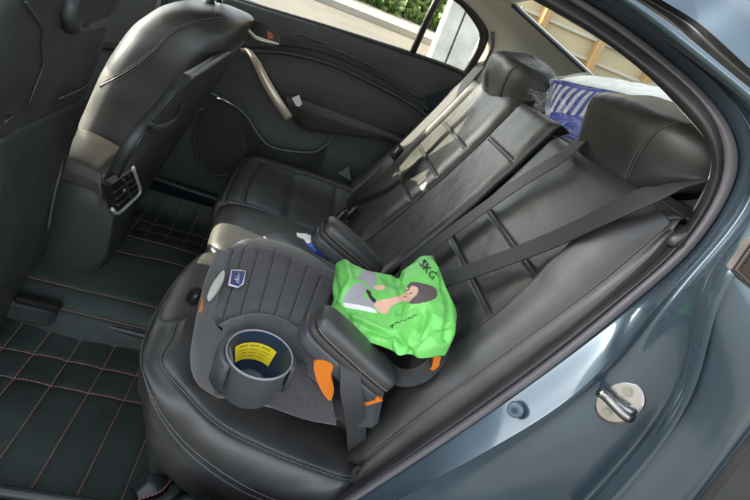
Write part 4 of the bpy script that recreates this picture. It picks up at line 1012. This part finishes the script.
# ================================================================== front seats
def secloft(name, secs, mt, parent, nu=70, nv=72, fn=None, caps=True):
    """secs: (centre, half width along y, half depth, exponent, tilt vector of the depth axis)"""
    rows = []
    for c, hw, hd, e, dv in secs:
        c = V(c); dv = V(dv).normalized(); r = []
        for k in range(28):
            th = 2*math.pi*k/28; s_ = lambda q: math.copysign(abs(q)**e, q)
            r.append(c+V((0, hw*s_(math.sin(th)), 0))+dv*(hd*s_(math.cos(th))))
        rows.append(r)
    g = Grid(rows, nu, nv, cv=True)
    if fn: g.disp(fn)
    return g.build(name, mt, parent, caps=caps), g
DV = (1, 0, -.32)
fs1 = thing('front_seat', 'black leather front passenger seat beyond the console, sunlit along its shoulder', 'car seat', (-.5, 1.04, 0), 'front seats')
def bx1(z): return -.235+(z-.25)*.33
secs = []
for z, hw, hd, e, oy in ((.10, .20, .08, .6, 0), (.2, .235, .10, .55, 0), (.33, .245, .115, .55, 0), (.45, .245, .122, .55, 0), (.57, .245, .126, .55, 0), (.67, .245, .122, .55, 0), (.72, .240, .114, .58, 0), (.765, .228, .102, .62, 0), (.798, .20, .082, .7, .0), (.822, .14, .05, .85, .01), (.832, .06, .02, 1, .02)):
    secs.append(((bx1(z)-hd, 1.04+oy, z), hw, hd, e, DV))
_, g1 = secloft('backrest', secs, M['leather'], fs1, 90, 120, lambda u, v, p: .0015*noise.noise(p*14))
# double seam that runs from the inner flank up across the back to the post
sm_px = [(62, 128, .80), (100, 86, .83), (125, 72, .86), (150, 56, .90), (172, 36, .95), (192, 26, 1.0), (222, 20, 1.06)]
def snap(g, p):
    best = min(((q-p).length, i, j) for i, r in enumerate(g.g) for j, q in enumerate(r)); return best[1], best[2]
def vis_snap(g, px, py):
    """nearest visible lattice point of a closed loft to a photo pixel"""
    best = None
    for i in range(g.nu):
        for j in range(g.nv):
            p = g.g[i][j]; q = CR @ (p-CAM); x, y = 375+F*q.x/q.z, 250+F*q.y/q.z; e = (x-px)**2+(y-py)**2
            if e < 90:
                e += (p-CAM).length*30
                if best is None or e < best[0]: best = (e, p)
    return best[1] if best else None
def seamline(g, pxs, name, parent, off=.005, r=.0018, dbl=.009, mt=None, th=None):
    pts = [vis_snap(g, x, y) for x, y in pxs]; pts = [p for p in pts if p]
    pts = [p+(CAM-p).normalized()*off for p in curve(pts, 60)]
    b = MB(); b.tube(pts, r, 6); o = b.build(name, mt or M['leather'], parent, True)
    b = MB()
    for s in (-1, 1): b.stitch([p+V((0, 0, s*dbl)) for p in pts], .0009)
    b.build('stitching', th or M['thread_grey'], parent if parent.type == 'MESH' else o)
    return o
seamline(g1, [p[:2] for p in sm_px], 'seam', fs1)
secloft('cushion', [((-.80, 1.04, .20), .22, .06, .6, (1, 0, 0)), ((-.80, 1.04, .22), .25, .32, .4, (1, 0, 0)), ((-.80, 1.04, .30), .26, .34, .4, (1, 0, 0)), ((-.80, 1.04, .36), .23, .30, .4, (1, 0, 0))], M['leather'], fs1, 20, 40)
# moulded back board with its pocket mouth
def onseat(x, y, off=.0):
    p = A(x, y, X=-.2)
    for _ in range(20): p = A(x, y, X=bx1(p.z)+off)
    return p
bl = [(120, 178), (133, 152), (150, 128), (168, 108), (182, 91), (194, 78)]
rows = []
for x, y in bl:
    p = onseat(x, y, .008); p.y = min(p.y, 1.2); r = []
    for t in (0, .12, .4, .7, .92, 1.0):
        yy = p.y+(1.275-p.y)*t; r.append(V((bx1(p.z)+.005+.004*min(1, t/.12)-.05*max(0, t-.8), yy, p.z)))
    rows.append(r)
gbb = Grid(rows, 50, 50).face((5, 1, .5)); gbb.build('back_board', M['plastic'], fs1, .02)
b = MB(); b.tube(curve([onseat(x, y, .012) for x, y in ((150, 124), (156, 128), (166, 125), (175, 117), (182, 104))], 30), lambda t: .003+.006*math.sin(math.pi*t), 8); b.build('pocket_mouth', M['ink'], fs1, True)
b = MB(); b.tube(curve([p[0]+V((.001, 0, 0)) for p in rows], 30), .002, 6); b.build('board_edge', M['plastic_gloss'], fs1, True)
for y in (1.0, 1.115):
    b = MB(); b.tube([V((-.175+.005, y, .80)), V((-.13, y, .95))], .0065, 12); b.build('post', M['chrome'], fs1, True)
    b = MB(); b.tube([V((-.172, y, .818)), V((-.162, y, .846))], .014, 14); b.build('post_sleeve', M['plastic_gloss'], fs1)
ellipsoid('headrest', (-.12, 1.055, 1.0), ((.06, 0, .01), (0, .14, 0), (.03, 0, .085)), (.6, .55), M['leather'], fs1)

fs2 = thing('front_seat', 'black leather driver seat seen from behind, with a smooth back board and map pocket', 'car seat', (-.55, .31, 0), 'front seats')
def bx2(z): return -.345+(z-.15)*.15+.05*max(0, z-.55)
secs = []
for z, hw, hd, e, oy in ((.04, .20, .07, .5, 0), (.16, .245, .085, .45, 0), (.30, .25, .095, .45, 0), (.45, .25, .10, .45, 0), (.60, .247, .095, .45, 0), (.75, .24, .085, .45, .0), (.85, .222, .075, .5, 0), (.92, .17, .06, .7, 0), (.945, .08, .03, .9, 0)):
    secs.append(((bx2(z)-hd, .31+oy, z), hw, hd, e, (1, 0, -.2)))
_, g2 = secloft('backrest', secs, M['leather_soft'], fs2, 90, 140, lambda u, v, p: .0015*noise.noise(p*14))
seamline(g2, [(24, 2), (34, 12), (43, 30), (46, 46), (43, 66), (36, 88), (30, 104)], 'seam', fs2, off=.010, dbl=.0)
seamline(g2, [(1, 127), (14, 119), (30, 109), (60, 97), (85, 87), (98, 80)], 'seam', fs2, off=.010, dbl=.0)
secloft('cushion', [((-.80, .31, .20), .22, .06, .6, (1, 0, 0)), ((-.80, .31, .22), .25, .32, .4, (1, 0, 0)), ((-.80, .31, .30), .26, .34, .4, (1, 0, 0)), ((-.80, .31, .36), .23, .30, .4, (1, 0, 0))], M['leather'], fs2, 20, 40)
# soft map pocket below the lower seam
mp2 = []
for px4 in ([(2, 140), (30, 124), (62, 110), (88, 98)], [(0, 190), (24, 180), (50, 172), (66, 162)], [(-6, 250), (18, 235), (42, 222), (56, 205)], [(-14, 300), (8, 285), (32, 268), (47, 250)]):
    mp2.append([A(x, y, X=bx2(A(x, y, X=-.31).z)+.012) for x, y in px4])
gp_ = Grid(mp2, 40, 40).face((5, .3, .5)); gp_.disp(lambda u, v, p: .010*math.sin(math.pi*v)*math.sin(math.pi*u)+.002*noise.noise(p*30))
gp_.build('map_pocket', mat('black_pocket_cloth', (.020, .023, .022), .7, bump=('noise', 500, .4, .0008), vary=(18, .2)), fs2, .006)
b = MB(); b.tube(curve([A(x, y, X=-.285) for x, y in ((64, 108), (64, 130), (63, 150), (60, 172), (54, 196), (48, 230))], 30), .0035, 6); b.build('pocket_edge', M['plastic'], fs2, True)
# slotted plastic bracket hanging under the headrest
bk0 = [A(x, y, X=-.235) for x, y in ((62, -6), (58, 18), (70, 31), (84, 31), (116, 24), (124, -8))]
b = MB(); b.prism(bk0, (-.03, 0, .0)); br = b.build('headrest_bracket', mat('grey_black_bracket', (.06, .065, .062), .4), fs2)
b = MB(); b.tube([A(x, y, X=-.225) for x, y in ((72, -6), (68, 12), (72, 29))], .012, 12); b.build('bracket_tube', M['plastic'], br, True)
for q in (((64, 2), (68, 2), (66, 20), (61, 17)), ((88, 4), (95, 3), (89, 28), (82, 28))):
    b = MB(); b.prism([A(x, y, X=-.2335) for x, y in q], (-.004, 0, 0)); b.build('slot', M['ink'], br)
ellipsoid('headrest', (-.25, .36, 1.03), ((.06, 0, .01), (0, .15, 0), (.03, 0, .10)), (.6, .55), M['leather'], fs2)

# ================================================================== centre console
con = thing('centre_console', 'centre console between the front seats with a leather lid and rear air vents', 'console', (-.4, .7, 0))
cs = []
for x, z0, z1, a, c in ((-.95, .0, .40, .60, .80), (-.5, .0, .40, .59, .81), (-.34, .02, .395, .585, .815), (-.275, .06, .385, .59, .81), (-.235, .10, .36, .60, .80), (-.212, .16, .315, .605, .79)):
    r = [];
    for k in range(28):
        th = 2*math.pi*k/28; s_ = lambda q: math.copysign(abs(q)**.42, q); r.append(V((x-(.03 if False else 0), (a+c)/2+(c-a)/2*s_(math.cos(th)), (z0+z1)/2+(z1-z0)/2*s_(math.sin(th)))))
    cs.append(r)
Grid(cs, 60, 60, cv=True).build('console_body', M['plastic'], con, caps=True)
# padded lid: its corners read from the photo
lid = [[A(92, 118, Y=.64), A(112, 124, Y=.72), A(132, 148, Y=.81)], [A(76, 140, Y=.61), A(104, 146, Y=.70), A(134, 160, Y=.81)], [A(64, 158, Y=.595), A(86, 170, Y=.66), A(122, 172, Y=.77)]]
rows = [[V((x, y, z)) for y, z in ((.585, .37), (.588, .405), (.61, .432), (.70, .445), (.79, .432), (.812, .405), (.815, .37))] for x in (-.75, -.5, -.36)]
rows += [[V((x, y, z+dz)) for y, z in ((.590, .37), (.594, .402), (.615, .425), (.70, .436), (.785, .425), (.806, .402), (.81, .37))] for x, dz in ((-.28, -.004), (-.25, -.016), (-.24, -.05))]
gl_ = Grid(rows, 50, 60).face((-.5, .7, 3)); gl_.disp(lambda u, v, p: .001*noise.noise(p*18)); ld_ = gl_.build('console_lid', mat('warm_black_leather', (.055, .051, .047), .42, bump=('cell', 420, .25, .0006)), con, .01)
b = MB()
for v in (.20, .26): b.stitch([gl_.pt(i/60, v, .0008) for i in range(61)], .0009)
b.build('stitching', M['thread_grey'], ld_)
# vent unit on the rear face
vq = [A(x, y, X=-.196) for x, y in ((110, 186), (133, 170), (139, 192), (118, 211))]
b = MB(); b.prism(vq, (-.02, 0, 0)); ve = b.build('air_vent', M['plastic_gloss'], con)
b = MB(); b.tube(curve([A(x, y, X=-.188) for x, y in ((133, 167), (137, 180), (140, 192), (131, 202), (118, 213), (112, 209))], 30), .0045, 8); b.build('vent_trim', mat('pale_vent_trim', (.50, .50, .47), .35, .2), ve, True)
for k in range(3):
    t = (k+1)/4; b = MB(); b.tube([vq[0].lerp(vq[3], t)+V((.003, .006, 0)), vq[1].lerp(vq[2], t)+V((.003, -.006, 0))], .0028, 6); b.build('slat', M['plastic'], ve)
b = MB(); b.tube([vq[0].lerp(vq[1], .5)+V((.004, 0, -.004)), vq[3].lerp(vq[2], .5)+V((.004, 0, .004))], .004, 6); b.build('divider', M['plastic'], ve)
b = MB(); b.box(vq[0].lerp(vq[2], .38)+V((.006, -.005, 0)), (.006, .012, .008), bev=.002); b.build('vent_tab', M['silver'], ve)

# ================================================================== floor mats with sewn grids
def fm(name, label, rows_z, lines, grp, rim=None, nu=170, nv=170, wr=.004):
    t = thing(name, label, 'floor mat', tuple(rows_z[0][0]), grp)
    g = Grid(rows_z, nu, nv).face((0, 0, 9)); 
    def quilt(u, v, p):
        x = wr*noise.noise(p*7)+.0010*noise.noise(p*30)
        for a, c in lines: x -= .0035*math.exp(-(((u-a[0]) if abs(a[0]-c[0]) < .05 else (v-a[1]))/.011)**2)
        return x
    g.disp(quilt); g.build('mat_sheet', M['mat'], t, .008)
    b = MB()
    for a, c in lines:
        pts = [g.pt(a[0]+(c[0]-a[0])*i/40, a[1]+(c[1]-a[1])*i/40, .0015) for i in range(41)]; b.stitch(pts, .0013, .0085, .0072)
    b.build('stitching', M['thread'], t)
    if rim:
        b = MB(); b.tube(curve(rim, 60), .011, 10); b.build('rim', M['mat_rim'], t, True)
    return t, g
# near mat: rows front to back (X), columns from the sill to the tunnel (Y)
Zn = .02
nl = []
for k in range(9): nl.append(((.06+.104*k, .02), (.06+.104*k, .98)))
nl += [((.0, .50), (1, .505)), ((.0, .62), (1, .625))]
rows = [[V((x, y, z)) for y, z in ((-.005, .045), (.03, .022), (.2, Zn), (.36, Zn), (.44, Zn+.004), (.475, .035))] for x in (-.52, -.38, -.25, -.1, .05, .2)]
fm('floor_mat', 'dark floor mat with a red sewn grid in the near footwell', rows, nl, 'floor mats in the rear footwells', [V((-.36, -.004, .048)), V((-.2, -.006, .05)), V((0, -.004, .05)), V((.06, .0, .05)), V((.115, .02, .055)), V((.14, .07, .06))])
# tunnel mat
rows = [[V((x, y, z)) for y, z in ((.45, .02), (.475, .07), (.53, .115), (.68, .13), (.84, .122), (.92, .09), (.96, .03))] for x in (-.50, -.34, -.2, -.05, .1, .2)]
nl = [((.02, v), (1, v)) for v in (.19, .33, .56, .68)]
fm('floor_mat', 'black mat section draped over the tunnel between the footwells', rows, nl, 'floor mats in the rear footwells', [V((-.36, .47, .045)), V((-.28, .475, .05)), V((-.22, .478, .06)), V((-.1, .476, .06)), V((.1, .474, .055))], wr=.013)
rows = [[V((x, y, z)) for y, z in ((.94, .05), (.98, .022), (1.1, .015), (1.2, .015), (1.29, .022), (1.34, .07))] for x in (-.50, -.36, -.25, -.1, .05, .2)]
nl = [((.18+.085*k, .04), (.18+.085*k, .96)) for k in range(9)] + [((.05, .42), (1, .42)), ((.05, .55), (1, .55)), ((.05, .07), (1, .07))]
fm('floor_mat', 'dark floor mat with a sewn grid in the far footwell below the door', rows, nl, 'floor mats in the rear footwells', [V((-.43, .95, .10)), V((-.42, 1.1, .10)), V((-.42, 1.25, .11)), V((-.38, 1.335, .12)), V((-.2, 1.35, .11)), V((.1, 1.35, .1))])
# raised leather-like corner pad of the near mat with red edging
cpd = [[A(x, y, Z=z) for x, y, z in r] for r in (((128, 485, .04), (148, 468, .05), (163, 459, .045)), ((135, 492, .05), (152, 478, .065), (168, 468, .05)), ((138, 500, .045), (160, 492, .055), (172, 478, .045)))]
t = thing('mat_corner_pad', 'small glossy corner pad with red edging at the near seat foot', 'pad', tuple(cpd[0][0]))
gcp = Grid(cpd, 24, 24).face((0, 0, 9)); gcp.build('pad_sheet', M['mat_rim'], t, .008)
b = MB(); b.stitch([gcp.pt(1, i/20, .002) for i in range(21)]+[gcp.pt(1-i/20, 1, .002) for i in range(16)], .0016, .007, .005); b.build('edging', M['thread'], t)
# seat rail foot of the driver's seat
rl = thing('seat_rail', 'black plastic seat rail cover on the floor behind the driver seat', 'rail cover', (-.36, .4, 0))
c0 = A(22, 306, Z=.07)
b = MB(); b.box(c0, (.16, .06, .06), Matrix.Rotation(R(4), 3, 'Z'), bev=.012); b.build('rail_cover', M['plastic'], rl)
b = MB(); b.box(c0+V((.04, -.01, .03)), (.10, .035, .02), bev=.006); b.build('rail_cap', M['plastic_gloss'], rl)

# ================================================================== package in clear film on the parcel shelf
pkg = thing('package', 'blue and white striped package in crinkled clear film on the parcel shelf', 'package', (.95, .65, .875))
f0 = [A(553, 82, X=.80), A(549, 112, X=.79), A(556, 143, X=.785)]     # left end, top to bottom
f1 = [A(700, 111, X=.955), A(702, 135, X=.95), A(704, 155, X=.945)]
bk_ = [V((.17, .02, .03)), V((.17, .02, .0)), V((.16, .02, -.01))]
def prow(t):
    a = [p.lerp(q, t) for p, q in zip(f0, f1)]
    return [a[2], a[1], a[0], a[0]+V((.012, 0, .012)), a[0]+V((.09, 0, .050)), a[0]+V((.19, 0, .062)), a[0]+V((.23, 0, .02)), a[2]+V((.20, 0, 0)), a[2]+V((.1, 0, -.006))]
rows = [[p.lerp(sum(prow(.0), V())/9, .35)+V((0, .02, 0)) for p in prow(0)], prow(.0), prow(.33), prow(.66), prow(1), [p.lerp(sum(prow(1), V())/9, .3)-V((0, .02, 0)) for p in prow(1)]]
def striped():
    """blue print, pale slanting bars in a band under the top edge"""
    mt = mat('striped_print', (.02, .05, .36), .35); t = mt.node_tree; b = t.nodes["Principled BSDF"]
    uv = t.nodes.new("ShaderNodeUVMap"); sp_ = t.nodes.new("ShaderNodeSeparateXYZ"); t.links.new(uv.outputs[0], sp_.inputs[0])
    def mth(op, a, c=None, d=None):
        n = t.nodes.new("ShaderNodeMath"); n.operation = op
        for k, q in enumerate((a, c, d)):
            if q is None: continue
            if isinstance(q, (int, float)): n.inputs[k].default_value = q
            else: t.links.new(q, n.inputs[k])
        return n.outputs[0]
    u, v = sp_.outputs[0], sp_.outputs[1]
    bars = mth('LESS_THAN', mth('FRACT', mth('ADD', mth('MULTIPLY', u, 30), mth('MULTIPLY', v, -22))), .48)
    band = mth('MULTIPLY', mth('GREATER_THAN', v, .115), mth('LESS_THAN', v, .212))
    lower = mth('MULTIPLY', mth('MULTIPLY', mth('GREATER_THAN', v, .02), mth('LESS_THAN', v, .07)), mth('MULTIPLY', mth('GREATER_THAN', u, .235), mth('LESS_THAN', u, .27)))
    f = mth('MAXIMUM', mth('MULTIPLY', mth('MULTIPLY', bars, band), mth('GREATER_THAN', u, .215)), lower)
    mx = t.nodes.new("ShaderNodeMix"); mx.data_type = 'RGBA'; t.links.new(f, mx.inputs[0]); mx.inputs[6].default_value = (.012, .035, .40, 1); mx.inputs[7].default_value = (.80, .81, .83, 1)
    t.links.new(mx.outputs[2], b.inputs["Base Color"]); return mt
striped()
gpk = Grid(rows, 140, 160, cv=True); gpk.disp(lambda u, v, p: .003*noise.noise(p*26))
pko = gpk.build('package_body', mat('white_wrapper', (.72, .72, .70), .4), pkg, caps=True)
pko.data.materials.append(bpy.data.materials['striped_print'])
for f in pko.data.polygons:
    if len(f.vertices) == 4 and (f.vertices[0] % 160)/160 < .245: f.material_index = 1
# clear film: crinkled skin and the gathered end
def film():
    mt = bpy.data.materials.new('clear_film'); mt.use_nodes = True; t = mt.node_tree; t.nodes.clear()
    o = t.nodes.new("ShaderNodeOutputMaterial"); tr = t.nodes.new("ShaderNodeBsdfTransparent"); tr.inputs[0].default_value = (.93, .94, .94, 1)
    gl = t.nodes.new("ShaderNodeBsdfGlossy"); gl.inputs["Roughness"].default_value = .12
    mx = t.nodes.new("ShaderNodeMixShader"); mx.inputs[0].default_value = .16
    n = t.nodes.new("ShaderNodeTexNoise"); n.inputs["Scale"].default_value = 60; bp_ = t.nodes.new("ShaderNodeBump"); bp_.inputs["Strength"].default_value = .8; bp_.inputs["Distance"].default_value = .004
    t.links.new(n.outputs["Fac"], bp_.inputs["Height"]); t.links.new(bp_.outputs[0], gl.inputs["Normal"])
    t.links.new(tr.outputs[0], mx.inputs[1]); t.links.new(gl.outputs[0], mx.inputs[2]); t.links.new(mx.outputs[0], o.inputs[0]); return mt
fmt = film()
gfl = Grid([[p+(p-sum(r, V())/9).normalized()*.008 for p in r] for r in rows], 100, 120, cv=True); gfl.disp(lambda u, v, p: .004*noise.noise(p*45)+.002*noise.noise(p*130))
gfl.build('film', fmt, pkg)
ce = sum(prow(0), V())/9
end = [A(547, 84, X=.87), A(541, 92, X=.86), A(536, 104, X=.855), A(534, 118, X=.85), A(540, 124, X=.85)]
tw = []
for k in range(7):
    t = k/6; c = A(551, 108, X=.80).lerp(A(533, 104, X=.775), t); hh = .045*(1-t*.35)
    tw.append([c+V((.03*math.sin(a*2+t*5)*(.5+t), .012*math.sin(a*3+k), hh*math.cos(a))) for a in [i/13*math.pi*2 for i in range(13)]])
gte = Grid(tw, 40, 60); gte.disp(lambda u, v, p: .012*noise.noise(p*70)); gte.build('film_end', fmt, pkg)

b = MB(); b.prism([A(x, y, Y=1.30) for x, y in ((338, 173), (349, 166), (351, 181))], (0, .004, 0)); tag(b.build('care_tag', mat('grey_tag', (.13, .13, .125), .6)), 'pale grey triangular tag showing between the far cushion and the door', 'tag')
